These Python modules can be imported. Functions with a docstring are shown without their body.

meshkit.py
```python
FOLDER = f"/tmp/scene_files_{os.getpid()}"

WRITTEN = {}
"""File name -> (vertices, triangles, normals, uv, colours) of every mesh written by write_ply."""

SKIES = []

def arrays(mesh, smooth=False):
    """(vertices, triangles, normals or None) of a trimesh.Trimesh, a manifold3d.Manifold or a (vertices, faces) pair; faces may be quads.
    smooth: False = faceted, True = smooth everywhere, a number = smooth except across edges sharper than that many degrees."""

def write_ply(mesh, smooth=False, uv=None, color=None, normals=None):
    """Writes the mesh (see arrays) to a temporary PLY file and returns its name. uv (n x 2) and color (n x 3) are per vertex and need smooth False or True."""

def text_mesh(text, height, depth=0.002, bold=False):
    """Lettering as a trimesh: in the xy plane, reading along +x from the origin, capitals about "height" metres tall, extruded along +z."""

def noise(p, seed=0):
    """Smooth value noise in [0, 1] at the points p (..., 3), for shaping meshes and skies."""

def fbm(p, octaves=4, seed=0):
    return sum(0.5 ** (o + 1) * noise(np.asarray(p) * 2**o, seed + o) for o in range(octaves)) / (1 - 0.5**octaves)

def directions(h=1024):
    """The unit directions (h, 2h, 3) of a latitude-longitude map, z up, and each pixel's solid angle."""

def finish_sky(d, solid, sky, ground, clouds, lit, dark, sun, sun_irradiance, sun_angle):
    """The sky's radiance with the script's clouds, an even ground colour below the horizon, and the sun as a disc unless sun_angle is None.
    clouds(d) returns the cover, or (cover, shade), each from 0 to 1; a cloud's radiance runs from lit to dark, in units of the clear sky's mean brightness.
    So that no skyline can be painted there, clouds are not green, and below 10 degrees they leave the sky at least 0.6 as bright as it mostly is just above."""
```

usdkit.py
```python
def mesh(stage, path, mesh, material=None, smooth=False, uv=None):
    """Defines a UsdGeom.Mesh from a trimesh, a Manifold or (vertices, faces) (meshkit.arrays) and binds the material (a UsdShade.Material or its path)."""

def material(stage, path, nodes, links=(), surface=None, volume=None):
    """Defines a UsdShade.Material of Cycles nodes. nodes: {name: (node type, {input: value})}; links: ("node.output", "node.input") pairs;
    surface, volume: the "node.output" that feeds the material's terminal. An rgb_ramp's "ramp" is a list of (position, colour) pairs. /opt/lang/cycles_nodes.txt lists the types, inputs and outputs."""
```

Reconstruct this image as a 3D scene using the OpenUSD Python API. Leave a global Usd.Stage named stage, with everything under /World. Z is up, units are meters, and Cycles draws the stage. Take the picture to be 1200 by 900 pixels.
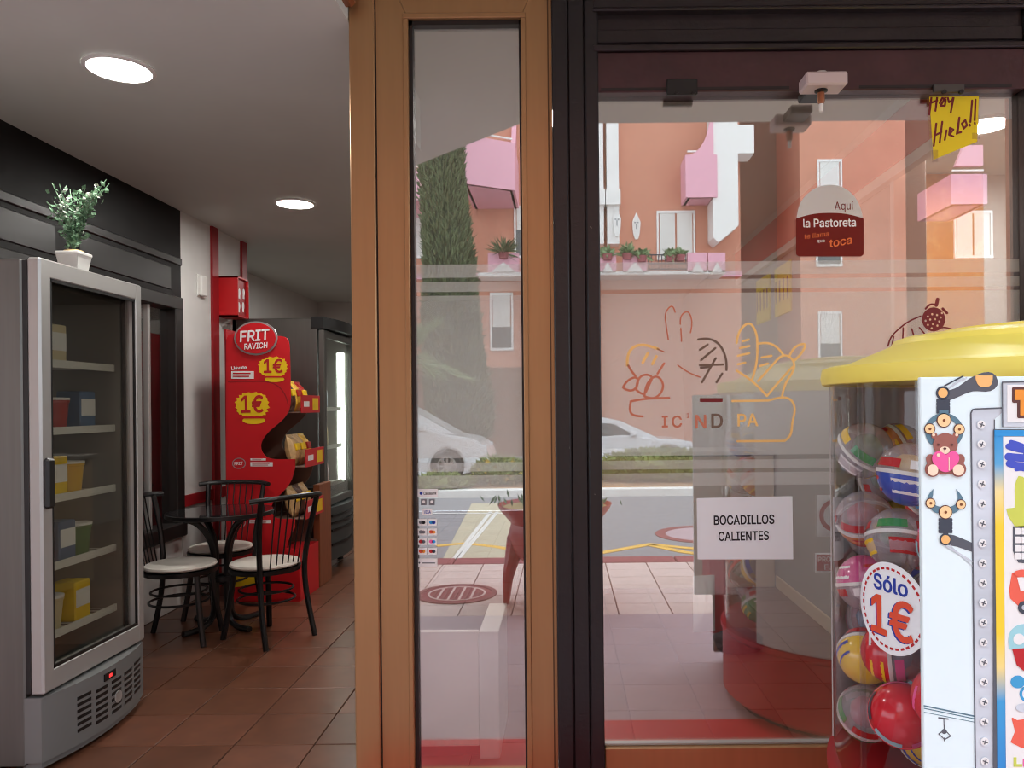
import math, random, numpy as np, trimesh, usdkit, meshkit
from pxr import Usd, UsdGeom, UsdLux, UsdShade, Sdf, Gf, Vt
from shapely.geometry import Polygon, LineString, Point, MultiPolygon, box as sbox
from shapely.geometry.polygon import orient
from shapely import affinity
from shapely.ops import unary_union

random.seed(7)
rng = np.random.default_rng(7)
stage = Usd.Stage.CreateInMemory()
UsdGeom.SetStageUpAxis(stage, 'Z')
UsdGeom.SetStageMetersPerUnit(stage, 1.0)
UsdGeom.Xform.Define(stage, '/World')
PI = math.pi

# ---------------------------------------------------------------- camera, sky, sun, exposure
F, CX, CY, D, H = 900.0, 660.0, 475.0, 2.86, 1.40      # focal length and horizon point in pixels of the 1200x900 frame, distance to the shop front, eye height
SR, CR = math.sin(math.radians(0.55)), math.cos(math.radians(0.55))
EXPOSURE = 0.0
cam = UsdGeom.Camera.Define(stage, '/World/camera')
AP = 36.0
cam.CreateHorizontalApertureAttr(AP)
cam.CreateVerticalApertureAttr(AP * 0.75)
cam.CreateFocalLengthAttr(AP * F / 1200)
cam.CreateHorizontalApertureOffsetAttr(-(CX - 600) / 1200 * AP)
cam.CreateVerticalApertureOffsetAttr((CY - 450) / 1200 * AP)
cam.CreateClippingRangeAttr(Gf.Vec2f(0.05, 200))
cam.CreateExposureAttr(EXPOSURE)
cam.AddTransformOp().Set(Gf.Matrix4d(CR, 0, -SR, 0, SR, 0, CR, 0, 0, -1, 0, 0, 0, -D, H, 1))

SKY, SUN, LED = 0.84, 1.8, 135.0
dome = UsdLux.DomeLight.Define(stage, '/World/sky')
dome.CreateIntensityAttr(SKY)
dome.CreateColorAttr(Gf.Vec3f(0.86, 0.96, 1.06))
sun = UsdLux.DistantLight.Define(stage, '/World/sun')
sun.CreateAngleAttr(9.0)
sun.CreateIntensityAttr(SUN)
sun.CreateColorAttr(Gf.Vec3f(1.0, 0.94, 0.84))
_t = np.array([0.45, 0.36, 0.82]); _t /= np.linalg.norm(_t)
_x = np.cross([0, 0, 1.0], _t); _x /= np.linalg.norm(_x); _y = np.cross(_t, _x)
sun.AddTransformOp().Set(Gf.Matrix4d(*_x, 0, *_y, 0, *_t, 0, 0, 0, 20, 1))


# ---------------------------------------------------------------- helpers
def S(r, g, b):
    f = lambda c: c / 12.92 if c <= 0.04045 else ((c + 0.055) / 1.055) ** 2.4
    return (f(r / 255), f(g / 255), f(b / 255))


M = {}


def mat(name, color, rough=0.5, metal=0.0, noise=0.0, scale=20.0, bump=0.0, bscale=None, spec=0.5, coat=0.0, stretch=None, emit=None, col2=None, thr=None):
    nodes = {'p': ('principled_bsdf', {'base_color': color, 'roughness': rough, 'metallic': metal, 'specular_ior_level': spec, 'coat_weight': coat})}
    links = []
    if emit:
        nodes['p'][1].update({'emission_color': emit[0], 'emission_strength': emit[1]})
    if noise or bump or col2 is not None:
        nodes['g'] = ('texture_coordinate', {})
        src = 'g.object'
        if stretch:
            nodes['m'] = ('mapping', {'scale': stretch})
            links.append(('g.object', 'm.vector'))
            src = 'm.vector'
    if noise or col2 is not None:
        c2 = col2 if col2 is not None else tuple(min(1, c * (1 + noise)) for c in color)
        c1 = color if col2 is not None else tuple(c * (1 - noise) for c in color)
        nodes['n'] = ('noise_texture', {'scale': scale, 'detail': 5.0, 'roughness': 0.6})
        nodes['r'] = ('rgb_ramp', {'ramp': [(0.0, c1), (thr[0] if thr else 0.3, c1), (thr[1] if thr else 0.7, c2), (1.0, c2)]})
        links += [(src, 'n.vector'), ('n.fac', 'r.fac'), ('r.color', 'p.base_color')]
    if bump:
        nodes['bn'] = ('noise_texture', {'scale': bscale or scale * 2, 'detail': 4.0})
        nodes['b'] = ('bump', {'strength': bump, 'distance': 0.01})
        links += [(src, 'bn.vector'), ('bn.fac', 'b.height'), ('b.normal', 'p.normal')]
    M[name] = usdkit.material(stage, '/World/Looks/' + name, nodes, links, surface='p.BSDF')
    return M[name]


def pane(name, r0=.04, tint=(1, 1, 1), gloss=(1, 1, 1), rough=0.0):
    """A clear pane: each face mirrors r0 of the light head on and more at a slant."""
    M[name] = usdkit.material(stage, '/World/Looks/' + name, {
        't': ('transparent_bsdf', {'color': tint}), 'g': ('glossy_bsdf', {'color': gloss, 'roughness': rough}),
        'w': ('layer_weight', {'blend': .5}), 'q': ('math', {'math_type': 'power', 'value2': 5.0}), 'f': ('math', {'math_type': 'multiply_add', 'value2': 1 - r0, 'value3': r0}), 'm': ('mix_closure', {})},
        [('w.facing', 'q.value1'), ('q.value', 'f.value1'), ('f.value', 'm.fac'), ('t.BSDF', 'm.closure1'), ('g.BSDF', 'm.closure2')], surface='m.closure')
    return M[name]


def sheet(x0, x1, y, z0, z1):
    return trimesh.Trimesh([(x0, y, z0), (x1, y, z0), (x1, y, z1), (x0, y, z1)], [[0, 1, 2], [0, 2, 3]], process=False)


def veil(name, color, solid, trans=0.5):
    """Frosted or translucent film: part clear, part matt, part letting light through softly."""
    M[name] = usdkit.material(stage, '/World/Looks/' + name, {
        'd': ('diffuse_bsdf', {'color': color}), 'l': ('translucent_bsdf', {'color': color}), 'm': ('mix_closure', {'fac': trans}),
        't': ('transparent_bsdf', {'color': (1, 1, 1)}), 'k': ('mix_closure', {'fac': solid})},
        [('d.BSDF', 'm.closure1'), ('l.BSDF', 'm.closure2'), ('t.BSDF', 'k.closure1'), ('m.closure', 'k.closure2')], surface='k.closure')
    return M[name]


_used, _origin = {}, {}


def numbered(parent, name):
    k = parent + '/' + name
    n = _used.get(k, 0)
    _used[k] = n + 1
    return k if n == 0 else f'{k}_{n:03d}'


def _path(parent):
    return '/World' if parent is None else str(parent.GetPath())


def obj(name, mesh, m, parent=None, smooth=30, label=None, kind=None):
    if isinstance(mesh, (list, tuple)):
        mesh = trimesh.util.concatenate(list(mesh))
    p = _path(parent)
    path = numbered(p, name)
    off = _origin.get(p, np.zeros(3))
    mesh = mesh.copy()
    mesh.apply_translation(-off)
    _origin[path] = off
    prim = usdkit.mesh(stage, path, mesh, M[m] if isinstance(m, str) else m, smooth=smooth).GetPrim()
    if label:
        prim.SetCustomDataByKey('label', label)
    if kind:
        prim.SetCustomDataByKey('kind', kind)
    return prim


def tag(o, label, cat=None, group=None, kind=None):
    for k, v in (('label', label), ('category', cat), ('group', group), ('kind', kind)):
        if v:
            o.SetCustomDataByKey(k, v)
    return o


def thing(name, label, cat, loc=(0, 0, 0), rot=(0, 0, 0), group=None, kind=None, world=True):
    path = numbered('/World', name)
    x = UsdGeom.Xform.Define(stage, path)
    x.AddTranslateOp().Set(Gf.Vec3d(*map(float, loc)))
    x.AddRotateXYZOp().Set(Gf.Vec3f(*map(float, rot)))
    _origin[path] = np.array(loc, float) if world else np.zeros(3)
    return tag(x.GetPrim(), label, cat, group, kind)


def dup(root, loc, rot, label, cat=None, group=None):
    was = root.GetCustomData()
    base = root.GetName().split('_0')[0]
    r = thing(base, label, cat or was['category'], loc, rot, group or was.get('group'))
    r.GetReferences().AddInternalReference(root.GetPath())
    r.SetInstanceable(True)
    return r


def place(root, loc, rot):
    x = UsdGeom.Xformable(root)
    ops = x.GetOrderedXformOps()
    ops[0].Set(Gf.Vec3d(*map(float, loc)))
    ops[1].Set(Gf.Vec3f(*map(float, rot)))


def pa(px, py):
    dx, dy = px - CX, py - CY
    return dx * CR - dy * SR, dx * SR + dy * CR


def P(px, py, Z):
    a, b = pa(px, py)
    return np.array([a / F * Z, Z - D, H - b / F * Z])


def V(px, py, Z):
    """A point seen in the glass: the street lies as far in front of the glass as it seems to lie behind."""
    a, b = pa(px, py)
    return np.array([a / F * Z, D - Z, H - b / F * Z])


def VG(px, py, z=0.0):
    a, b = pa(px, py)
    return V(px, py, (H - z) * F / b)


def X(px, Z=D):
    return (px - CX) / F * Z


def zz(py, Z=D, px=CX):
    return P(px, py, Z)[2]


def bx(x0, x1, y0, y1, z0, z1, b=0.0):
    x0, x1 = min(x0, x1), max(x0, x1); y0, y1 = min(y0, y1), max(y0, y1); z0, z1 = min(z0, z1), max(z0, z1)
    if b <= 0:
        m = trimesh.creation.box([x1 - x0, y1 - y0, z1 - z0])
        m.apply_translation([(x0 + x1) / 2, (y0 + y1) / 2, (z0 + z1) / 2])
        return m
    b = min(b, (x1 - x0) * .45, (y1 - y0) * .45, (z1 - z0) * .45)
    pts = []
    for sx in (0, 1):
        for sy in (0, 1):
            for sz in (0, 1):
                c = np.array([x1 if sx else x0, y1 if sy else y0, z1 if sz else z0])
                i = np.array([-b if sx else b, -b if sy else b, -b if sz else b])
                for k in range(3):
                    q = c + i
                    q[k] = c[k]
                    pts.append(q)
    return trimesh.convex.convex_hull(np.array(pts))


def tube(pts, r, sides=8):
    p = np.asarray(pts, float)
    n = len(p)
    r = np.broadcast_to(r, (n,))
    t = np.gradient(p, axis=0)
    t /= np.linalg.norm(t, axis=1, keepdims=True) + 1e-12
    a = np.zeros_like(p)
    v = np.array([0, 0, 1.0]) if abs(t[0][2]) < 0.9 else np.array([1.0, 0, 0])
    for i in range(n):
        v = v - t[i] * (v @ t[i])
        v /= np.linalg.norm(v)
        a[i] = v
    b = np.cross(t, a)
    ang = np.arange(sides) * 2 * PI / sides
    vv = p[:, None] + r[:, None, None] * (np.cos(ang)[None, :, None] * a[:, None] + np.sin(ang)[None, :, None] * b[:, None])
    vv = vv.reshape(-1, 3)
    f = []
    for i in range(n - 1):
        for j in range(sides):
            k = (j + 1) % sides
            A, B, C, E = i * sides + j, i * sides + k, (i + 1) * sides + k, (i + 1) * sides + j
            f += [[A, B, C], [A, C, E]]
    vv = np.vstack([vv, p[0], p[-1]])
    for j in range(sides):
        k = (j + 1) % sides
        f += [[n * sides, k, j], [n * sides + 1, (n - 1) * sides + j, (n - 1) * sides + k]]
    return trimesh.Trimesh(vv, np.array(f), process=False)


def spline(pts, n=24, closed=False):
    from scipy.interpolate import CubicSpline
    p = np.asarray(pts, float)
    if closed:
        p = np.vstack([p, p[:1]])
    d = np.r_[0, np.cumsum(np.linalg.norm(np.diff(p, axis=0), axis=1))]
    cs = CubicSpline(d, p, bc_type='periodic' if closed else 'natural')
    return cs(np.linspace(0, d[-1], n))


def lathe(profile, c=(0, 0, 0), seg=32):
    m = trimesh.creation.revolve(np.asarray(profile, float), sections=seg)
    m.apply_translation(c)
    if m.is_watertight and m.volume < 0:
        m.invert()
    return m


def polys(g):
    if g.is_empty:
        return []
    return [q for q in (g.geoms if hasattr(g, 'geoms') else [g]) if q.geom_type == 'Polygon' and q.area > 1e-12]


def plate(poly, y, t, s=1):
    """A polygon in (X, z), its face at y; it goes back by t (s=1: away from the photographer; s=-1: away from the shop)."""
    out = []
    for q in polys(poly):
        m = trimesh.creation.extrude_polygon(orient(q), t, engine='earcut')
        v = m.vertices
        m.vertices = np.c_[v[:, 0], y + v[:, 2] * s, v[:, 1]]
        if s > 0:
            m.invert()
        out.append(m)
    return trimesh.util.concatenate(out)


def slab(poly, z0, z1):
    """A polygon in (X, y), upright from z0 to z1."""
    out = []
    for q in polys(poly):
        m = trimesh.creation.extrude_polygon(orient(q), z1 - z0, engine='earcut')
        m.apply_translation([0, 0, z0])
        out.append(m)
    return trimesh.util.concatenate(out)


def side(poly, x0, x1):
    """A polygon in (y, z), drawn out from x0 to x1."""
    out = []
    for q in polys(poly):
        m = trimesh.creation.extrude_polygon(orient(q), x1 - x0, engine='earcut')
        v = m.vertices
        m.vertices = np.c_[x0 + v[:, 2], v[:, 0], v[:, 1]]
        out.append(m)
    return trimesh.util.concatenate(out)


def px2xz(poly, Z):
    k = Z / F
    return affinity.affine_transform(poly, [CR * k, -SR * k, -SR * k, -CR * k, (-CX * CR + CY * SR) * k, H + (CX * SR + CY * CR) * k])


def flat(poly, Z, lift=0.0, t=0.001):
    """A print or sheet drawn by its outline, standing in the plane at distance Z, lifted off it towards the photographer."""
    return plate(px2xz(poly if hasattr(poly, 'geom_type') else Polygon(poly), Z), Z - D - lift - t, t)


def line(pts, w, closed=False):
    pts = list(pts)
    return LineString(pts + pts[:1] if closed else pts).buffer(w / 2, quad_segs=4)


def sm(pts, n=24, closed=False):
    return [tuple(q) for q in spline(pts, n, closed)]


def ell(cx, cy, rx, ry=None, n=24, rot=0):
    e = affinity.scale(Point(cx, cy).buffer(1, quad_segs=n // 4), rx, ry or rx)
    return affinity.rotate(e, rot) if rot else e


def words(text, h, bold=True, depth=0.001):
    return meshkit.text_mesh(text, h, depth, bold)


def lettering(text, px, py, hpx, Z, lift=0.0, t=0.001, bold=True, wpx=None, rot=0.0, anchor='c', italic=0.0):
    """Lettering of cap height hpx pixels, centred on (px, py), flat in the plane at distance Z."""
    h = hpx * Z / F
    m = words(text, h, bold, t)
    b = m.bounds
    m.apply_translation([-(b[0][0] + b[1][0]) / 2 if anchor == 'c' else -b[0][0], -h / 2, 0])
    if wpx:
        m.apply_scale([wpx * Z / F / (b[1][0] - b[0][0]), 1, 1])
    v = m.vertices.copy()
    v[:, 0] += italic * v[:, 1]
    c, s = math.cos(math.radians(rot) - math.asin(-SR)), math.sin(math.radians(rot) + math.asin(SR))
    xx, yy = v[:, 0] * c - v[:, 1] * s, v[:, 0] * s + v[:, 1] * c
    p = P(px, py, Z)
    m.vertices = np.c_[p[0] + xx, p[1] - lift - v[:, 2], p[2] + yy]
    return m


def blades(points, dirs, length, width, rnd, bend=0.0):
    """Many small flat leaves in one mesh: each a folded diamond of four triangles."""
    n = len(points)
    d = dirs / (np.linalg.norm(dirs, axis=1, keepdims=True) + 1e-9)
    u = np.cross(d, rnd.normal(size=(n, 3)))
    u /= np.linalg.norm(u, axis=1, keepdims=True) + 1e-9
    w = np.cross(d, u)
    L = np.broadcast_to(length, (n,))[:, None]
    W = np.broadcast_to(width, (n,))[:, None]
    a, b = points, points + d * L
    mid = points + d * L * .5 + w * W * (.25 + bend)
    l, r = points + d * L * .5 + u * W * .5, points + d * L * .5 - u * W * .5
    v = np.stack([a, b, mid, l, r], 1).reshape(-1, 3)
    o = np.arange(n)[:, None] * 5
    f = np.concatenate([o + np.array([[0, 2, 3]]), o + np.array([[3, 2, 1]]), o + np.array([[0, 4, 2]]), o + np.array([[2, 4, 1]])])
    return trimesh.Trimesh(v, f, process=False)


# ---------------------------------------------------------------- materials
mat('white_wall', S(205, 203, 200), .7, noise=.04, scale=3)
mat('ceiling_paint', S(204, 207, 201), .8, noise=.03, scale=2)
mat('soffit_paint', S(168, 152, 138), .8, noise=.05, scale=2)
mat('gold', S(172, 132, 92), .36, metal=.6, noise=.05, scale=4, stretch=(6, 6, .4))
mat('gold_dark', S(98, 70, 46), .45, metal=.5)
mat('gasket', S(28, 20, 20), .5)
mat('black_paint', S(34, 25, 28), .32, noise=.3, scale=9, bump=.12, bscale=60)
mat('black_paint_worn', S(27, 23, 26), .34, col2=S(150, 146, 142), scale=28, thr=(.74, .76), bump=.15, bscale=50)
mat('maroon_paint', S(62, 34, 38), .35, noise=.25, scale=7, bump=.1, bscale=40)
mat('dark_wood', S(16, 13, 13), .5, spec=.2, noise=.3, scale=6, stretch=(1, 1, 8))
mat('dark_wood_light', S(30, 26, 25), .4, noise=.2, scale=6)
mat('steel', S(112, 111, 107), .42, metal=.8, noise=.06, scale=5, stretch=(8, 8, .3))
mat('steel_dark', S(88, 86, 84), .4, metal=.7)
mat('alu', S(176, 175, 172), .35, metal=.5)
mat('grey_plastic', S(112, 113, 112), .45)
mat('dark_grey_plastic', S(62, 66, 66), .5)
mat('black_plastic', S(18, 18, 19), .4)
mat('black_metal', S(14, 14, 16), .35)
mat('white_plastic', S(226, 226, 222), .4)
mat('cream_seat', S(216, 210, 200), .28)
mat('table_glass', S(30, 30, 33), .06, coat=.6)
mat('red_card', S(206, 22, 32), .45)
mat('panel_back', S(186, 182, 180), .6)
mat('kraft', S(128, 98, 84), .7)
mat('red_card_dark', S(160, 16, 26), .5)
mat('red_sign', S(196, 24, 30), .45)
mat('red_trim', S(150, 22, 30), .5)
mat('yellow_print', S(246, 205, 20), .5)
mat('white_print', S(240, 240, 240), .5)
mat('silver_rim', S(190, 190, 190), .3, metal=.6)
mat('red_ink', S(190, 24, 34), .5)
mat('dark_red_ink', S(120, 22, 26), .5)
mat('black_ink', S(26, 26, 32), .6)
mat('grey_ink', S(120, 122, 128), .6)
mat('blue_ink', S(34, 62, 168), .5)
mat('sky_ink', S(42, 150, 220), .5)
mat('orange_ink', S(240, 150, 50), .5)
mat('orange_red_ink', S(232, 84, 52), .5)
mat('paper', S(246, 251, 255), .7)
veil('yellow_paper', S(255, 234, 70), 1.0, .25)
mat('brown_cut', S(206, 124, 96), .7)
mat('shadow_cut', S(120, 98, 84), .7)
mat('amber_cut', S(255, 208, 128), .7)
mat('drum_red', S(168, 20, 28), .4)
mat('yellow_lid', S(252, 234, 108), .4)
mat('panel_white', S(232, 250, 255), .35)
mat('panel_grey', S(204, 212, 222), .35, noise=.25, scale=2.2, stretch=(.2, .2, 3))
mat('steel_blue', S(92, 128, 146), .4)
mat('joint_grey', S(88, 92, 102), .4)
mat('joint_dark', S(62, 70, 84), .4)
mat('peach', S(246, 190, 120), .45)
mat('peach_light', S(250, 214, 160), .45)
mat('bear_brown', S(158, 98, 88), .5)
mat('bear_dark', S(96, 54, 52), .5)
mat('bear_pale', S(250, 226, 200), .5)
mat('pink_print', S(244, 96, 166), .4)
mat('toy_blue', S(66, 84, 196), .5)
mat('toy_green', S(206, 214, 90), .5)
mat('toy_red', S(238, 100, 80), .5)
mat('toy_cyan', S(60, 160, 214), .5)
mat('toy_pale', S(160, 214, 224), .5)
mat('pot_white', S(224, 224, 220), .5)
mat('leaf_green', S(104, 140, 108), .6, noise=.25, scale=40)
mat('leaf_pale', S(196, 206, 190), .6)
mat('leaf_yellow', S(150, 160, 80), .6)
mat('straw', S(186, 160, 110), .8)
mat('brown_board', S(140, 80, 50), .5, noise=.15, scale=8, stretch=(6, 6, 1))
mat('beige', S(196, 176, 150), .6)
mat('wall_grey', S(150, 146, 142), .7)
mat('orange_poster', S(190, 122, 52), .5, col2=S(214, 160, 90), scale=9, thr=(.5, .75))
mat('bag_tan', S(196, 160, 110), .35, noise=.2, scale=30)
mat('bag_dark', S(96, 70, 60), .3, noise=.3, scale=30)
mat('bag_yellow', S(228, 180, 60), .35)
mat('bag_red', S(176, 40, 36), .35)
mat('cream_pack', S(220, 206, 170), .5)
mat('blue_pack', S(80, 110, 150), .4)
mat('green_pack', S(80, 120, 70), .4)
mat('tile_red', S(100, 63, 45), .3, noise=.16, scale=7)
mat('tile_red_b', S(95, 59, 42), .3, noise=.16, scale=6)
mat('tile_red_c', S(106, 66, 48), .32, noise=.16, scale=8)
mat('grout', S(70, 46, 36), .8)
mat('pavement_mauve', S(190, 166, 172), .5, noise=.07, scale=2.2)
mat('pave_tile', S(226, 200, 192), .7, noise=.07, scale=8)
mat('pave_tile_b', S(220, 193, 184), .7, noise=.07, scale=9)
mat('pave_joint', S(150, 110, 106), .9)
mat('kerb_red', S(158, 84, 88), .7, noise=.1, scale=6)
mat('red_floor', S(214, 34, 44), .5)
mat('iron', S(150, 88, 88), .6, noise=.1, scale=20)
mat('asphalt', S(150, 146, 148), .85, noise=.08, scale=12)
mat('road_pale', S(200, 188, 162), .85, noise=.06, scale=6)
mat('road_yellow', S(240, 190, 90), .7)
mat('road_white', S(236, 232, 226), .7)
mat('soil', S(182, 142, 106), .9, noise=.3, scale=14)
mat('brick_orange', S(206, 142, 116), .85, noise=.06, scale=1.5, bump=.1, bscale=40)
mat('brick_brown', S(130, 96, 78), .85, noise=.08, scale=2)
mat('pink_paint', S(230, 170, 184), .7)
mat('stucco_white', S(236, 232, 226), .7)
mat('shutter', S(226, 222, 214), .6)
mat('window_dark', S(90, 92, 90), .15)
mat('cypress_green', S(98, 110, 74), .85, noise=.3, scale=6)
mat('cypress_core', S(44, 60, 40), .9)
mat('palm_green', S(128, 150, 104), .6, noise=.2, scale=5)
mat('bark', S(120, 96, 74), .9)
mat('hedge_green', S(130, 140, 74), .8, noise=.35, scale=5)
mat('flower_yellow', S(226, 190, 70), .7)
mat('car_white', S(236, 238, 240), .2, coat=.5)
mat('car_glass', S(64, 72, 76), .06)
mat('tyre', S(34, 34, 36), .8)
mat('rim', S(196, 198, 200), .3, metal=.6)
mat('lamp_glass', S(220, 224, 228), .1)
mat('planter_red', S(170, 16, 32), .3)
mat('cloth_dark', S(40, 40, 48), .9)
mat('bronze', S(150, 96, 66), .3, metal=.6)
mat('sensor_pink', S(196, 178, 178), .4)
mat('led', (1, 1, 1), .5, emit=((1.0, .97, .92), LED))
mat('tube_light', (1, 1, 1), .5, emit=((.86, 1.0, .95), 9.0))
mat('red_led', S(200, 20, 20), .5, emit=((1, .05, .05), 1.2))
pane('shop_glass', .34, (.97, .97, .96))
pane('fridge_glass', .07, (.80, .80, .76), rough=.02)
pane('window_glass', .22)
pane('clear_plastic', .05, (.93, .92, .93), rough=.03)
M['capsule_clear'] = usdkit.material(stage, '/World/Looks/capsule_clear', {
    'p': ('principled_bsdf', {'base_color': S(206, 196, 204), 'roughness': .15, 'coat_weight': .4}), 't': ('transparent_bsdf', {'color': (1, 1, 1)}), 'k': ('mix_closure', {'fac': .42})},
    [('t.BSDF', 'k.closure1'), ('p.BSDF', 'k.closure2')], surface='k.closure')
veil('frost', (.93, .95, .93), .25, .1)
veil('sticker_white', (.86, .85, .84), .72, .3)
veil('sticker_brown', S(140, 56, 52), .86, .2)
veil('sticker_orange', S(240, 130, 80), .95, .1)
for nm, c in (('capsule_red', (222, 34, 54)), ('capsule_pink', (214, 90, 150)), ('capsule_amber', (214, 140, 80)), ('capsule_blue', (60, 90, 190)), ('capsule_green', (70, 150, 90)), ('capsule_yellow', (236, 200, 70))):
    mat(nm, S(*c), .18, coat=.4)

# ---------------------------------------------------------------- the shell of the shop
HC = H + 1.415                       # ceiling height
HT = 3.10                            # height of the porch ceiling and of the frames
WL, WR = -2.72, 1.62                 # side walls
YB = 10.3 - D                        # back wall
ZW1, ZW2 = 5.48, 6.53                # where the dark timber ends and where the white wall ends
YT, YR = ZW1 - D, ZW2 - D

fl = thing('floor', 'terracotta tiled shop floor with pale joints', None, kind='structure')
obj('screed', bx(-3.3, 3.4, 0.0, YB, -.12, -.006), 'grout', fl)
tmats = ['tile_red', 'tile_red_b', 'tile_red_c']
TS = 0.3335
for r in range(23):
    for c in range(13):
        x0, y0 = WR - (c + 1) * TS + .18 * 0, 0.012 + r * TS * .965
        dz = rng.uniform(-.0006, .0006)
        x1 = x0 + TS
        if x0 < WL:
            x0 = WL
        obj('tile', bx(x0 + .0025, x1 - .0025, y0 + .0022, y0 + TS * .965 - .0022, -.012, dz, .002), tmats[rng.integers(3)], fl, smooth=False)
obj('ceiling', slab(Polygon([(-3.4, YB + .1), (3.5, YB + .1), (3.5, .04), (X(416), .04), (X(416), -1.4), (-3.4, -1.4)]), HC, HC + .12), 'ceiling_paint', kind='structure')
tag(stage.GetPrimAtPath('/World/ceiling'), 'smooth off-white plaster shop ceiling')
wl = thing('wall_left', 'left shop wall of dark timber then white plaster with red strips', None, kind='structure')
obj('plaster', bx(WL - .58, WL, YT, YR, 0, HC), 'white_wall', wl)
for pxs in ((248, 255), (283, 288.5)):
    ya, yb = [-WL * F / (CX - q) - D for q in pxs]
    obj('red_strip', bx(WL - .001, WL + .02, ya, yb, 0, HC), 'red_trim', wl)
obj('red_rail', bx(WL - .001, WL + .012, YT, YR, .70, .78), 'red_trim', wl)
obj('timber_header', bx(WL - .12, WL, .02, YT, 2.18, HC), 'dark_wood', wl)
obj('timber_apron', bx(WL - .12, WL - .01, .02, YT, 0, .52), 'white_wall', wl)
wr_ = thing('wall_recess', 'pale grey side wall of the recess behind the drinks cooler', None, kind='structure')
obj('plaster', bx(-3.4, -3.28, YR, YB, 0, HC), 'white_wall', wr_)
obj('wall_back', bx(-3.4, 3.5, YB, YB + .1, 0, HC), 'white_wall', kind='structure')
tag(stage.GetPrimAtPath('/World/wall_back'), 'plain white back wall of the shop')
# timber window in the left wall
w1 = thing('window_1', 'dark timber framed window in the left shop wall', None, (WL, YT - .9, 0), kind='structure')
yj = [0.35, 1.32, 1.40, YT - .06]
obj('sill', bx(WL - .12, WL + .035, .02, YT + .0, .50, .60, .008), 'dark_wood_light', w1)
obj('transom', bx(WL - .10, WL + .02, .02, YT, 2.10, 2.19, .006), 'dark_wood_light', w1)
obj('top_rail', bx(WL - .06, WL + .012, .02, YT, 2.42, 2.47, .005), 'dark_wood_light', w1)
for ya, yb in ((.02, .12), (.62, .70), (1.30, 1.42), (YT - .11, YT)):
    obj('jamb', bx(WL - .10, WL + .018, ya, yb, .55, 2.18, .006), 'dark_wood_light', w1)
for ya, yb in ((.12, .62), (.70, 1.30), (1.42, YT - .11)):
    obj('pane', bx(WL - .045, WL - .038, ya, yb, .60, 2.10), 'window_glass', w1)
    obj('header_panel', bx(WL - .02, WL + .008, ya + .04, yb - .04, 2.23, 2.39, .004), 'dark_wood_light', w1)
obj('blind', bx(WL - .16, WL - .13, .02, YT, .5, 2.2), 'dark_wood_light', w1)
obj('stile', bx(WL - .06, WL - .02, YT - .40, YT - .37, .60, 2.10, .004), 'alu', w1)
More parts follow.
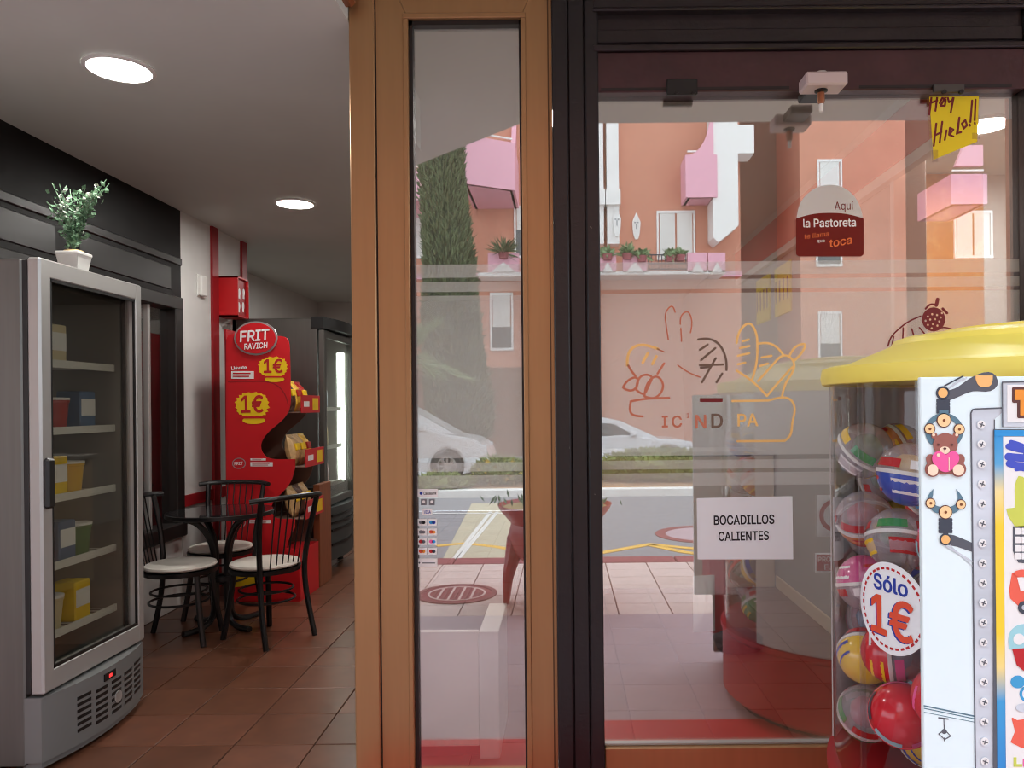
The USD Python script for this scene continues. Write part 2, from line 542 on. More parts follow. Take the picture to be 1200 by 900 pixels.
# right side
wr = thing('wall_right', 'grey right shop wall with skirting and red sign band', None, kind='structure')
YE = 3.74 - D
obj('plaster', bx(WR, WR + .12, YE, YB, 0, HC), 'wall_grey', wr)
obj('skirting', bx(WR - .018, WR, YE, 2.98, 0, .09, .004), 'beige', wr)
obj('end_post', bx(WR - .02, WR + .14, YE - .04, YE, 0, HC, .004), 'white_wall', wr)
fs = thing('sign_fascia', 'long red sign fascia with white edges under the ceiling on the right', 'sign', (WR, 1.9, 2.6))
obj('backing', bx(WR - .045, WR - .005, .10, 4.1, 2.47, HC - .002), 'white_wall', fs)
obj('red_band', bx(WR - .051, WR - .045, .10, 4.1, 2.52, HC - .06), 'red_sign', fs)
obj('wall_niche', bx(1.74, 3.5, 4.70 - D + .1, 4.9 - D + .1, 0, HC), 'white_wall', kind='structure')
tag(stage.GetPrimAtPath('/World/wall_niche'), 'white wall at the back of the side niche')
obj('wall_side', bx(3.4, 3.5, 0, YB, 0, HC), 'white_wall', kind='structure')
tag(stage.GetPrimAtPath('/World/wall_side'), 'white outer wall of the side niche')
# outer walls of the front, left and right of the opening, and the floor slab above
wf = thing('wall_front', 'shop front masonry either side of the entrance', None, kind='structure')
obj('masonry', bx(-9, -2.75, -.05, .25, 0, HT), 'brick_orange', wf)
obj('masonry', bx(1.80, 9, -.05, .25, 0, HT), 'brick_orange', wf)
sf = Polygon([(-9, .2), (9, .2), (9, -1.78), (-.25, -1.78), (-4.2, -5.73), (-9, -5.73)])
obj('soffit', slab(sf, HT, HT + .3), 'ceiling_paint', kind='structure')
obj('soffit_drop', bx(-9, X(416) - .002, -1.4, .05, HC + .001, HT), 'ceiling_paint', kind='structure')
tag(stage.GetPrimAtPath('/World/soffit_drop'), 'lower part of the porch ceiling left of the gold frame')
obj('lintel', bx(X(416), 1.8, .08, .2, HC + .01, HT), 'gasket', wf)
tag(stage.GetPrimAtPath('/World/soffit'), 'plain overhanging porch ceiling above the entrance')

# ceiling lamps
def downlight(px, py, label, grp=None, at=None):
    if at is None:
        a, b = pa(px, py)
        Z = (HC - H) * F / -b
        p = P(px, py, Z)
    else:
        p = np.array([at[0], at[1], HC])
    t = thing('ceiling_light', label, 'light', (p[0], p[1], HC), group=grp)
    c = (p[0], p[1], HC)
    obj('trim_ring', lathe([(.118, -.001), (.135, -.001), (.137, -.008), (.120, -.014), (.115, -.008), (.118, -.001)], c, 40), 'white_plastic', t)
    obj('diffuser', lathe([(0, -.010), (.09, -.010), (.116, -.007), (.116, -.002), (0, -.002)], c, 40), 'led', t)


downlight(140, 79, 'bright round ceiling light over the tall glass-door freezer')
downlight(346, 237.5, 'bright round ceiling light above the red snack stand')
downlight(1153, 145, 'small round ceiling light in the side niche by the yellow sign')
for q in ((0, .9), (.1, 3.0), (-1.86, 4.9), (.1, 5.2), (2.5, 1.2)):
    downlight(0, 0, 'round ceiling light hidden above the gold door frame', 'ceiling lights behind the frames', q)

# ---------------------------------------------------------------- gold sliding door
d1 = thing('door_1', 'gold anodised sliding door leaf with one tall clear pane', None, (X(550), 0, 0), kind='structure')
ZT = zz(27, D, 550)
obj('side_post', bx(X(416.6), X(445.7), -.045, .07, 0, HT, .004), 'gold', d1)
obj('seam', bx(X(445.2), X(447.6), -.03, .03, 0, HT), 'gasket', d1)


def mitred(x0, x1, z0, z1, which, w=(.12, .105)):
    xo0, xo1, zo0, zo1 = X(447.2), X(650.5), 0, HT
    return {'l': [(xo0, z0 - .12), (x0, z0), (x0, z1), (xo0, HT - .005)], 'r': [(xo1, z0 - .12), (xo1, HT - .005), (x1, z1), (x1, z0)],
            't': [(xo0, HT - .005), (x0, z1), (x1, z1), (xo1, HT - .005)]}[which]


gx0, gx1 = X(484.6), X(614.5)
for k, nm in (('l', 'stile'), ('r', 'stile'), ('t', 'top_rail')):
    m = plate(Polygon(mitred(gx0, gx1, .05, ZT, k)).buffer(-.0006), -.034, .06)
    obj(nm, m, 'gold', d1, smooth=False)
    # raised inner lip
for nm, m in (('inner_lip', bx(gx0 - .02, gx0 - .001, -.040, -.033, .05, ZT, .003)), ('inner_lip', bx(gx1 + .001, gx1 + .02, -.040, -.033, .05, ZT, .003)),
              ('inner_lip', bx(gx0 - .02, gx1 + .02, -.040, -.033, ZT + .001, ZT + .02, .003)), ('edge_strip', bx(X(645.5), X(647), -.036, -.033, 0, HT))):
    obj(nm, m, 'gold' if nm == 'inner_lip' else 'gold_dark', d1)
obj('bottom_rail', bx(X(447.5), X(650), -.03, .03, 0.0, .045), 'gold', d1)
for m in (bx(gx0, gx0 + .013, -.02, .02, .045, ZT), bx(gx1 - .007, gx1, -.02, .02, .045, ZT), bx(gx0, gx1, -.02, .02, ZT - .016, ZT)):
    obj('gasket', m, 'gasket', d1)
obj('pane', bx(gx0 + .004, gx1 - .002, -.004, .004, .045, ZT - .004), 'shop_glass', d1, smooth=False)
BANDS = [(310, 325.5), (330.5, 342), (346.6, 536.5), (542, 552.5), (557, 572)]
for i, (ya, yb) in enumerate(BANDS):
    obj('frosted_stripe' if i != 2 else 'frosted_film', sheet(gx0 + .012, gx1 - .006, -.0047, zz(yb, D, 550), zz(ya, D, 550)), 'frost', d1, smooth=False)

# ---------------------------------------------------------------- black framed fixed window
w2 = thing('window_2', 'large fixed shop window in a worn black and maroon timber frame', None, (X(950), 0, 0), kind='structure')
zp = 2.80
for xa, xb, dy in ((650.5, 668.5, 0), (669.5, 688.5, .012), (689.5, 705, .004)):
    obj('post', bx(X(xa, zp), X(xb, zp), -.06 + dy, .06, 0, HT, .004), 'black_paint_worn', w2)
obj('post_core', bx(X(660, zp), X(702, zp), -.035, .055, 0, HT), 'black_paint', w2)
obj('post', bx(X(1196), X(1250), -.05, .06, 0, HT, .004), 'black_paint_worn', w2)
gx2, gx3 = X(704.5), X(1196)
zb0, zb1 = zz(869, D, 830), zz(113, D, 830)
zr = lambda py: zz(py, zp, 830)
obj('head_panel', bx(gx2 - .02, gx3, -.045, .05, zb1, zr(58), .003), 'maroon_paint', w2)
obj('head_moulding', bx(gx2 - .02, gx3, -.062, .05, zr(58), zr(51), .004), 'black_paint', w2)
obj('head_groove', bx(gx2 - .02, gx3, -.030, .05, zr(51), zr(12)), 'black_paint', w2)
obj('head_fillet', bx(gx2 - .02, gx3, -.038, -.026, zr(46), zr(30), .003), 'black_paint', w2)
obj('head_moulding', bx(gx2 - .02, gx3, -.066, .05, zr(12), zr(8), .004), 'black_paint', w2)
obj('head_panel', bx(gx2 - .02, gx3, -.058, .05, zr(8), HT, .004), 'black_paint', w2)
for xa, xb in ((708, 930), (1012, 1192)):
    obj('slot', bx(X(xa, zp), X(xb, zp), -.0465, -.044, zr(103.5), zr(100)), 'gasket', w2)
for xa, mm in ((803, 'black_plastic'), (1116, 'steel_dark')):
    b = obj('runner_block', bx(X(xa - 18, zp), X(xa + 18, zp), -.062, -.045, zr(110.5), zr(92 if xa < 900 else 101), .003), mm, w2)
    for q in (-10, 10):
        p = P(xa + q, 108, zp)
        m = trimesh.creation.cylinder(radius=.008, height=.01, sections=12); m.apply_transform(trimesh.transformations.rotation_matrix(PI / 2, [1, 0, 0])); m.apply_translation([p[0], -.062, p[2]])
        obj('roller', m, 'black_metal', b)
obj('bottom_rail', bx(gx2, gx3, -.035, .04, .012, zb0 - .006, .004), 'gold', w2)
obj('sill', bx(gx2, gx3, -.05, .05, 0, .012), 'gold_dark', w2)
obj('bead', bx(gx2, gx3, -.015, .012, zb0 - .006, zb0 + .004, .002), 'alu', w2)
obj('pane', bx(gx2, gx3, -.004, .004, zb0, zb1), 'shop_glass', w2, smooth=False)
film = None
for i, (ya, yb) in enumerate(BANDS):
    ya2, yb2 = ya - 3.2 + 2.7 * 0, yb - 3.2
    o = obj('frosted_stripe' if i != 2 else 'frosted_film', sheet(gx2 + .003, gx3 - .003, -.0047, zz(yb2, D, 830), zz(ya2, D, 830)), 'frost', w2, smooth=False)
    film = o if i == 2 else film

# drawings printed on the frosted film
def art(name, parts, ox, oy, k, m, w, label=None):
    g = unary_union([line(sm([(ox + a / k, oy + b / k) for a, b in q], max(2, 6 * len(q))) if len(q) > 2 else [(ox + a / k, oy + b / k) for a, b in q], w) for q in parts])
    obj(name, flat(g, D, .0045, .0006), m, film, smooth=False, label=label)


A = (720, 340, 5.0)
art('bun_drawing', [[(75, 440), (78, 390), (100, 345), (150, 322), (210, 330), (255, 345)], [(165, 425), (195, 370)], [(222, 432), (245, 388)]], *A, 'amber_cut', 3.2)
art('croissant_drawing', [[(80, 440), (100, 475), (122, 502)], [(252, 490), (290, 430)], [(50, 570), (80, 530), (130, 515), (118, 580), (60, 578), (50, 570)], [(128, 585), (140, 525), (175, 497), (215, 507), (200, 560), (170, 608), (128, 585)],
                          [(175, 622), (210, 525), (245, 507), (280, 540), (272, 600), (230, 632), (175, 622)], [(320, 632), (160, 640), (95, 652)], [(95, 652), (98, 722), (165, 740)]], *A, 'brown_cut', 2.6)
art('baguette_drawing', [[(315, 290), (300, 190), (310, 115), (335, 96), (355, 130)], [(385, 200), (400, 140), (425, 128), (450, 170), (445, 250)], [(388, 225), (392, 300)], [(250, 345), (290, 362)], [(370, 440), (430, 480), (500, 510)]], *A, 'brown_cut', 1.6)
art('loaf_drawing', [[(500, 350), (545, 320)], [(507, 410), (590, 340)], [(500, 440), (635, 436)], [(505, 455), (560, 450)], [(512, 540), (552, 470), (592, 400)], [(597, 540), (630, 490)], [(490, 290), (540, 285), (600, 308), (640, 365), (655, 430), (655, 468)]], *A, 'shadow_cut', 2.6)
obj('basket_line', flat(sbox(820, 466.5, 846.5, 471), D, .0045, .0006), 'dark_red_ink', film, smooth=False)
for tx, px_, py_, hh, mm in (('I', 779, 494, 13, 'brown_cut'), ('C', 793, 494, 13, 'brown_cut'), ('I', 806, 487, 5, 'brown_cut'), ('N', 821, 494, 15, 'brown_cut'), ('D', 840, 493, 16, 'shadow_cut'), ('PA', 876, 492, 14, 'amber_cut')):
    obj('letter', lettering(tx, px_, py_, hh, D, .0045, .0006), mm, film, smooth=False)
B = (840, 360, 5.0)
art('bread_basket_drawing', [[(115, 210), (140, 130), (190, 97), (222, 135), (236, 220), (230, 330), (205, 425)], [(240, 215), (300, 212), (350, 236), (390, 285)], [(240, 432), (330, 332), (400, 283), (445, 315), (450, 352), (405, 440), (380, 520)],
                             [(425, 282), (480, 222), (512, 218), (500, 260), (452, 312)], [(115, 372), (200, 430), (292, 520)], [(292, 520), (360, 440), (440, 352)], [(90, 550), (300, 547)], [(300, 547), (435, 547), (452, 580), (440, 680), (425, 755), (395, 783)], [(395, 783), (120, 785)],
                             [(150, 200), (185, 190)], [(135, 240), (188, 228)], [(122, 285), (188, 270)], [(122, 335), (165, 325)], [(262, 295), (318, 285)], [(250, 345), (298, 330)]], *B, 'amber_cut', 2.6)
C3 = (940, 300, 4.5)
art('cake_drawing', [[(450, 475), (465, 432), (500, 392), (560, 346), (622, 318)], [(470, 475), (480, 425)], [(527, 455), (530, 380)], [(592, 440), (575, 385)], [(655, 425), (615, 378)], [(715, 382), (750, 378), (785, 386)]], *C3, 'dark_red_ink', 1.7)
sb = ell(940 + 690 / 4.5, 300 + 335 / 4.5, 13.6, 14)
sb = sb.difference(unary_union([ell(940 + (690 + a) / 4.5, 300 + (340 + b) / 4.5, 1.3) for a, b in ((-30, -20), (-8, -32), (18, -28), (38, -15), (-42, 2), (-18, -4), (8, -6), (30, 6), (-30, 24), (-4, 20), (20, 28), (-10, 42), (44, -38))]))
sb = unary_union([sb, line([(1096.5, 358), (1098, 351)], 4), line(sm([(1084, 362), (1090, 357), (1097, 358)], 8), 2.2), line([(1104, 362), (1109, 367)], 3)])
obj('strawberry_print', flat(sb, D, .0045, .0008), 'dark_red_ink', film, smooth=False)

# ---------------------------------------------------------------- things on the glass and frame
ps = thing('paper_notice', 'white paper notice in bold capitals taped to the window', 'notice', P(873, 619, D - .006))
obj('sheet', flat([(816.5, 584), (928.5, 581.5), (929.5, 655.5), (817.5, 655.5)], D - .004, 0, .0008), 'paper', ps, smooth=False)
obj('lettering', [lettering('BOCADILLOS', 872, 609, 10.4, D - .005, .0002, .0005, wpx=71), lettering('CALIENTES', 871.5, 628, 10.2, D - .005, .0002, .0005, wpx=59)], 'black_ink', ps, smooth=False)
st = thing('bread_sticker', 'arched brown and white bakery sticker high on the window', 'sticker', P(972, 262, D - .006))
arch = Polygon([(933, 299)] + sm([(933, 262), (938, 238), (953, 222), (972, 216.5), (992, 222), (1006, 238), (1012, 260)], 30) + [(1012, 298), (1009, 300.5), (936, 300.5)])
low = Polygon([(933, 256)] + sm([(933, 256), (952, 251), (973, 249.5), (993, 251), (1012, 256)], 16) + [(1012, 298), (1009, 300.5), (936, 300.5), (933, 298)])
obj('arch', flat(max(polys(arch.difference(low)), key=lambda q: q.area), D - .0045, 0, .0006), 'sticker_white', st, smooth=False)
obj('brown_field', flat(low, D - .0045, 0, .0006), 'sticker_brown', st, smooth=False)
obj('lettering', lettering('Aquí', 989, 241, 9.5, D - .005, .0004, .0004, bold=False, wpx=22), 'sticker_brown', st, smooth=False)
obj('lettering', lettering('la Pastoreta', 972, 261, 9.3, D - .005, .0004, .0004, wpx=62), 'white_print', st, smooth=False)
obj('lettering', [lettering('te llama', 957, 275.5, 5.5, D - .005, .0004, .0004, bold=False, wpx=29, rot=6, italic=.2), lettering('toca', 985, 283, 9, D - .005, .0004, .0004, wpx=27, rot=9, italic=.2)], 'sticker_orange', st, smooth=False)
obj('lettering', lettering('que', 962, 282, 4, D - .005, .0004, .0004, bold=False, wpx=9), 'white_print', st, smooth=False)

cs_ = thing('card_sticker_column', 'column of small payment card labels stuck on the narrow pane', 'stickers', P(501, 620, D - .006))
ZS = D - .0045


def card(x0, x1, y0, y1, m='white_print'):
    return obj('card_label', flat(sbox(x0, y0, x1, y1).buffer(-.6).buffer(.6), ZS, 0, .0006), m, cs_, smooth=False)


def mark(par, g, m):
    obj('card_mark', flat(g, ZS, .0007, .0004), m, par, smooth=False)


c = card(489.5, 513, 573, 583)
mark(c, ell(493.5, 578, 1.8), 'blue_ink'); obj('card_mark', lettering('CaixaBank', 504, 578, 3.2, ZS, .0007, .0004, wpx=15), 'black_ink', c, smooth=False)
for cx_ in (496.5, 506):
    c = card(cx_ - 3.4, cx_ + 3.4, 585, 592, 'grey_ink'); mark(c, ell(cx_, 588, 1.7), 'white_print')
c = card(495, 506.5, 596, 604); obj('card_mark', lettering('VISA', 500.8, 600, 3.6, ZS, .0007, .0004, wpx=8), 'blue_ink', c, smooth=False)
G = [[('grey_ink', 'black_ink'), ('sky_ink', 'blue_ink')], [('grey_ink', 'grey_ink'), ('orange_red_ink', 'orange_ink')], [('red_ink', 'joint_grey'), ('pink_print', 'sky_ink')], [('orange_red_ink', 'orange_ink'), ('red_ink', 'joint_dark')]]
for r in range(4):
    for q in range(2):
        x0, y0 = 489.3 + 12 * q, 608 + 11.3 * r
        c = card(x0, x0 + 10.8, y0, y0 + 8)
        mark(c, ell(x0 + 4, y0 + 4, 2.4, 2.1), G[r][q][0]); mark(c, ell(x0 + 7, y0 + 4.2, 2.2, 1.9), G[r][q][1])
c = card(488.5, 512.5, 654.5, 665)
mark(c, sbox(495, 659, 510, 660.4), 'grey_ink'); mark(c, ell(491.5, 659.5, 1), 'joint_dark')

ns = thing('prohibition_notice', 'white notice with a red ring low on the window behind the machine', 'notice', P(985, 604, D + .01))
obj('sheet', flat(sbox(957, 580, 1000, 629), D + .008, 0, .001), 'paper', ns, smooth=False)
obj('red_ring', flat(ell(978.5, 604, 18.5, 19).difference(ell(978.5, 604, 13.5, 14)), D + .008, .001, .0004), 'red_ink', ns, smooth=False)
nr = thing('red_notice', 'small red notice with white letters below the ringed one', 'notice', P(985, 660, D + .01))
obj('sheet', flat(sbox(955, 648, 1008, 671), D + .008, 0, .001), 'paper', nr, smooth=False)
obj('red_field', flat(sbox(957, 650, 1006, 669), D + .008, .001, .0004), 'red_ink', nr, smooth=False)
obj('lettering', [lettering('PROHIBIDO', 958.5, 655.5, 6, D + .007, .0005, .0004, anchor='l', wpx=44), lettering('FUMAR', 966, 664.5, 6, D + .007, .0005, .0004, anchor='l')], 'white_print', nr, smooth=False)

# sensor on the head of the window frame, closer arm, bronze cover
se = thing('door_sensor', 'pinkish white sensor box with a brass nozzle under the maroon head', 'sensor', P(968, 92, 2.7))
p0, p1 = P(945, 99, 2.62), P(994, 82.5, 2.62)
obj('housing', bx(p0[0], p1[0], 2.62 - D, 2.71 - D, p0[2], p1[2], .006), 'sensor_pink', se)
obj('mounting', bx(p0[0] + .03, p1[0] - .03, 2.71 - D, -.045, p0[2] + .01, p1[2] - .006, .004), 'black_metal', se)
cxs = (p0[0] + p1[0]) / 2
obj('collar', lathe([(0, 0), (.022, 0), (.022, -.006), (.013, -.01), (0, -.01)], (cxs - .005, -.19, p0[2] + .001), 20), 'black_metal', se)
obj('nozzle', lathe([(0, 0), (.012, 0), (.013, -.03), (.009, -.04), (0, -.04)], (cxs - .005, -.19, p0[2] - .008), 16), 'bronze', se)
obj('tip', lathe([(0, 0), (.008, 0), (.007, -.028), (0, -.03)], (cxs - .005, -.19, p0[2] - .047), 12), 'white_plastic', se)
obj('cap', lathe([(0, .02), (.02, .016), (.034, .004), (.034, 0), (0, 0)], (cxs - .005, -.19, p1[2] - .001), 20), 'white_plastic', se)
ar = thing('door_closer_arm', 'black metal arm below the ceiling in the upper left corner', 'bracket', P(20, 8, 2.75))
q0, q1, q2 = P(-30, 5.5, 2.75), P(42, 10.5, 2.75), P(40, 4, 2.75)
obj('bar', tube([q0, q1], .008, 8), 'black_metal', ar)
obj('pivot', lathe([(0, -.02), (.011, -.02), (.011, .03), (0, .03)], P(40, 6, 2.75), 16), 'black_metal', ar)
obj('link', tube([P(38, 4, 2.75), P(62, -6, 2.80)], .006, 8), 'black_metal', ar)
br = thing('bronze_cover', 'shallow bronze light cover at the top edge beside the gold post', 'light cover', P(376, -4, 2.76))
q0, q1 = P(341, 4.5, 2.76), P(414, -14, 2.76)
obj('shell', bx(q0[0], q1[0], -.14, -.06, q0[2], q1[2] + .03, .014), 'bronze', br)
obj('lens', bx(q0[0] + .10, q0[0] + .15, -.115, -.085, q0[2] - .004, q0[2] + .004, .003), 'white_plastic', br)

# ---------------------------------------------------------------- tall freezer just inside, left
fz = thing('glass_door_freezer', 'tall steel freezer with a dim glass door just inside the entrance', 'freezer', (-2.36, .43, 0))
fx0, fx1, fy0, fy1, ftop = -2.70, -2.075, .085, .80, 1.985
obj('cabinet_side', bx(fx0, fx1, fy0, fy0 + .045, .03, ftop, .006), 'steel', fz)
obj('cabinet_side', bx(fx0, fx1, fy1 - .045, fy1, .03, ftop, .006), 'steel', fz)
obj('cabinet_back', bx(fx0, fx0 + .04, fy0 + .045, fy1 - .045, .03, ftop), 'wall_grey', fz)
for ya in (fy0 + .045, fy1 - .053):
    obj('liner', bx(fx0 + .04, fx1 - .004, ya, ya + .008, .30, ftop - .09), 'wall_grey', fz)
obj('cabinet_top', bx(fx0, fx1, fy0 + .045, fy1 - .045, ftop - .09, ftop, .004), 'steel', fz)
obj('cabinet_base', bx(fx0 + .01, fx1 - .01, fy0 + .045, fy1 - .045, .03, .30), 'dark_grey_plastic', fz)
obj('door_seal', [bx(fx1, fx1 + .02, fy0 + .006, fy0 + .05, .31, ftop - .006), bx(fx1, fx1 + .02, fy1 - .05, fy1 - .006, .31, ftop - .006), bx(fx1, fx1 + .02, fy0 + .05, fy1 - .05, .31, .37), bx(fx1, fx1 + .02, fy0 + .05, fy1 - .05, ftop - .07, ftop - .006)], 'black_plastic', fz)
shz = [.47, .75, 1.03, 1.31, 1.59]
for z in shz:
    sh = []
    for k in range(13):
        yy = fy0 + .06 + k * (fy1 - fy0 - .12) / 12
        sh.append(tube([(fx0 + .06, yy, z), (fx1 - .03, yy, z)], .003, 5))
    sh += [tube([(xx, fy0 + .05, z - .005), (xx, fy1 - .05, z - .005)], .005, 6) for xx in (fx0 + .08, fx1 - .04)]
    sh.append(bx(fx1 - .04, fx1 - .03, fy0 + .05, fy1 - .05, z - .012, z + .02))
    obj('shelf', sh, 'white_plastic', fz)
dx0, dx1 = fx1 + .02, fx1 + .072
dz0, dz1 = .305, ftop + .005
dr = obj('door', [bx(dx0, dx1, fy0, fy0 + .068, dz0, dz1, .008), bx(dx0, dx1, fy1 - .055, fy1, dz0, dz1, .008), bx(dx0, dx1 - .001, fy0 + .05, fy1 - .04, dz1 - .075, dz1 - .001, .006), bx(dx0, dx1 - .001, fy0 + .05, fy1 - .04, dz0 + .001, dz0 + .085, .006)], 'alu', fz)
obj('glass', bx(dx0 + .012, dx0 + .02, fy0 + .06, fy1 - .045, dz0 + .08, dz1 - .07), 'fridge_glass', dr)
obj('bead', [bx(dx1 - .012, dx1 - .004, fy0 + .066, fy0 + .076, dz0 + .08, dz1 - .07), bx(dx1 - .012, dx1 - .004, fy1 - .063, fy1 - .053, dz0 + .08, dz1 - .07), bx(dx1 - .012, dx1 - .004, fy0 + .066, fy1 - .053, dz1 - .085, dz1 - .073), bx(dx1 - .012, dx1 - .004, fy0 + .066, fy1 - .053, dz0 + .083, dz0 + .095)], 'black_plastic', dr)
obj('handle', bx(dx1 - .002, dx1 + .022, fy0 + .006, fy0 + .052, 1.02, 1.215, .009), 'black_plastic', dr)
# grille: a bowed panel with three rows of slots
ny = 40
yy = np.linspace(fy0 + .002, fy1 - .002, ny)
bow = lambda y: fx1 + .06 + .055 * math.sin(PI * (y - fy0) / (fy1 - fy0)) ** .8
grp = Polygon([(fx1 - .03, fy0 + .002)] + [(bow(y), y) for y in yy] + [(fx1 - .03, fy1 - .002)])
gr = obj('grille', [slab(grp, .045, .295), slab(grp.buffer(-.012), .02, .05)], 'grey_plastic', fz)
for rr_ in range(6):
    for cc in range(5):
        if rr_ < 0:
            continue
        ya = fy0 + .16 + cc * .105
        yb = ya + .075
        za = .215 - rr_ * .026 + (.01 if cc in (0, 4) else 0)
        pts = np.linspace(ya, yb, 6)
        pl = Polygon([(bow(y) - .006, y) for y in pts] + [(bow(y) + .0015, y) for y in pts[::-1]])
        obj('slot', slab(pl, za, za + .013), 'black_plastic', gr)
m = trimesh.creation.cylinder(radius=.026, height=.006, sections=24); m.apply_transform(trimesh.transformations.rotation_matrix(PI / 2, [0, 1, 0])); m.apply_translation([bow(.50) + .002, .50, .145])
obj('badge', m, 'alu', gr)
obj('display', bx(bow(.44) - .01, bow(.44) + .004, .40, .48, .245, .275), 'black_plastic', gr)
obj('indicator', bx(bow(.44) + .002, bow(.44) + .006, .43, .45, .253, .266), 'red_led', gr)
for (xx, y_) in ((fx0 + .05, fy0 + .06), (fx0 + .05, fy1 - .06), (fx1 - .05, fy0 + .06), (fx1 - .05, fy1 - .06)):
    obj('foot', lathe([(0, 0), (.022, 0), (.022, .02), (.012, .022), (.012, .035), (0, .035)], (xx, y_, 0), 12), 'black_plastic', fz)


def packet(name, label, cat, kind, x, y, z, m, sx=.12, sy=.09, sz=.16, grp=None):
    t = thing(name, label, cat, (x, y, z), group=grp)
    if kind == 'box':
        obj('carton', bx(x - sx / 2, x + sx / 2, y - sy / 2, y + sy / 2, z, z + sz, .005), m, t)
        obj('flap', bx(x - sx / 2 + .004, x + sx / 2 + .0015, y - sy / 2 + .006, y + sy / 2 - .006, z + sz * .35, z + sz * .8), 'white_print', t)
    elif kind == 'tub':
        obj('cup', lathe([(0, 0), (sx * .40, 0), (sx * .5, sz * .9), (sx * .53, sz * .92), (sx * .53, sz), (0, sz)], (x, y, z), 20), m, t)
        obj('lid', lathe([(0, sz), (sx * .54, sz), (sx * .54, sz + .01), (0, sz + .012)], (x, y, z), 20), 'white_print', t)
    else:
        pouch(t, (x, y, z), sx, sy, sz, m)
    return t


def pouch_mesh(w, d, h, seed=0):
    """A pillow bag standing up: wide in y, thick in x, with crimped seams top and bottom."""
    nu, nv = 13, 15
    v = []
    for s in (1, -1):
        for j in range(nv):
            for i in range(nu):
                u, t = i / (nu - 1) * 2 - 1, j / (nv - 1)
                th = max(0, (1 - abs(u) ** 2.4)) ** .5 * max(0, math.sin(PI * min(1, max(0, (t - .06) / .88)))) ** .55
                wob = 1 + .12 * math.sin(9 * u + 5 * t + seed)
                v.append((s * (th * d / 2 * wob + .001), u * w / 2 * (1 - .08 * th * (1 - abs(u))), t * h))
    f = []
    for s in range(2):
        o = s * nu * nv
        for j in range(nv - 1):
            for i in range(nu - 1):
                a, b, c_, e = o + j * nu + i, o + j * nu + i + 1, o + (j + 1) * nu + i + 1, o + (j + 1) * nu + i
                f += [[a, b, c_], [a, c_, e]] if s == 0 else [[a, c_, b], [a, e, c_]]
    ring = [j * nu for j in range(nv)] + [(nv - 1) * nu + i for i in range(1, nu)] + [j * nu + nu - 1 for j in range(nv - 2, -1, -1)] + [i for i in range(nu - 2, 0, -1)]
    for a, b in zip(ring, ring[1:] + ring[:1]):
        f += [[a, a + nu * nv, b], [b, a + nu * nv, b + nu * nv]]
    return trimesh.Trimesh(np.array(v), np.array(f), process=False)


def pouch(t, at, w, d, h, m, tilt=0.0, seed=0, rz=0.0):
    q = pouch_mesh(w, d, h, seed)
    q.apply_transform(trimesh.transformations.rotation_matrix(tilt, [0, 1, 0]))
    q.apply_transform(trimesh.transformations.rotation_matrix(rz, [0, 0, 1]))
    q.apply_translation(at)
    b = obj('bag', q, m, t, smooth=60)
    s = bx(d * .40, d * .56, -w * .32, w * .32, h * .46, h * .68, .004)
    s.apply_transform(trimesh.transformations.rotation_matrix(tilt, [0, 1, 0]))
    s.apply_transform(trimesh.transformations.rotation_matrix(rz, [0, 0, 1]))
    s.apply_translation(at)
    obj('print', s, 'yellow_print' if m != 'bag_yellow' else 'bag_red', b)


pk = [(0, 'tub', 'cream_pack', 'white'), (1, 'box', 'blue_pack', 'blue'), (2, 'box', 'yellow_print', 'yellow'), (0, 'box', 'yellow_print', 'yellow'), (3, 'tub', 'bag_red', 'red'), (1, 'tub', 'green_pack', 'green'), (4, 'box', 'cream_pack', 'cream'), (3, 'box', 'blue_pack', 'blue'), (2, 'tub', 'bag_yellow', 'orange')]
names = ['lowest', 'second', 'middle', 'fourth', 'top']
seen = {}
for k, (sh, kd, m, col) in enumerate(pk):
    y = .40 + .15 * (seen.get(sh, 0)) + .05 * (sh % 2)
    seen[sh] = seen.get(sh, 0) + 1
    packet('frozen_tub' if kd == 'tub' else 'frozen_carton', f'{col} {"tub" if kd == "tub" else "carton"} on the {names[sh]} shelf of the glass-door freezer', 'tub' if kd == 'tub' else 'carton', kd, fx1 - .12, y, shz[sh] + .004, m, .11, .11, .13 if kd == 'tub' else .17)
# plant on the freezer
pc = np.array([-2.085, .46, ftop + .005])
pp = P(92, 297, 3.30)
pc[0], pc[1] = pp[0] - .02, pp[1]
pt = thing('potted_plant', 'small bushy plant with pale leaves in a white square pot', 'plant', pc)
pot = trimesh.convex.convex_hull(np.array([(sx * (a), sy * (a), z) for sx in (-1, 1) for sy in (-1, 1) for a, z in ((.036, 0), (.048, .075))]) + pc)
obj('pot', pot, 'pot_white', pt)
obj('rim', bx(pc[0] - .051, pc[0] + .051, pc[1] - .051, pc[1] + .051, pc[2] + .07, pc[2] + .086, .004), 'pot_white', pt)
obj('moss', lathe([(0, .10), (.035, .095), (.046, .084), (0, .08)], pc, 16), 'straw', pt)
lp, ld, wp, wd, stems = [], [], [], [], []
for i in range(17):
    a = i * 2.4; sp = rng.uniform(.05, .14); hh = rng.uniform(.14, .30)
    if i < 4:
        sp, hh, a = rng.uniform(.10, .16), rng.uniform(.24, .33), rng.uniform(-.7, .5)
    e = pc + np.array([sp * math.cos(a), sp * math.sin(a) * .8, .09 + hh])
    pts = spline([pc + [0, 0, .08], pc + [sp * .3 * math.cos(a), sp * .3 * math.sin(a), .09 + hh * .5], e], 10)
    stems.append(tube(pts, .0022, 5))
    for k in range(26):
        t = rng.uniform(.25, 1.0)
        q = pts[int(t * 9)] + rng.normal(size=3) * .013
        dd = rng.normal(size=3) + [0, 0, .5]
        (wp if (i % 3 == 0 and t > .55) else lp).append(q)
        (wd if (i % 3 == 0 and t > .55) else ld).append(dd)
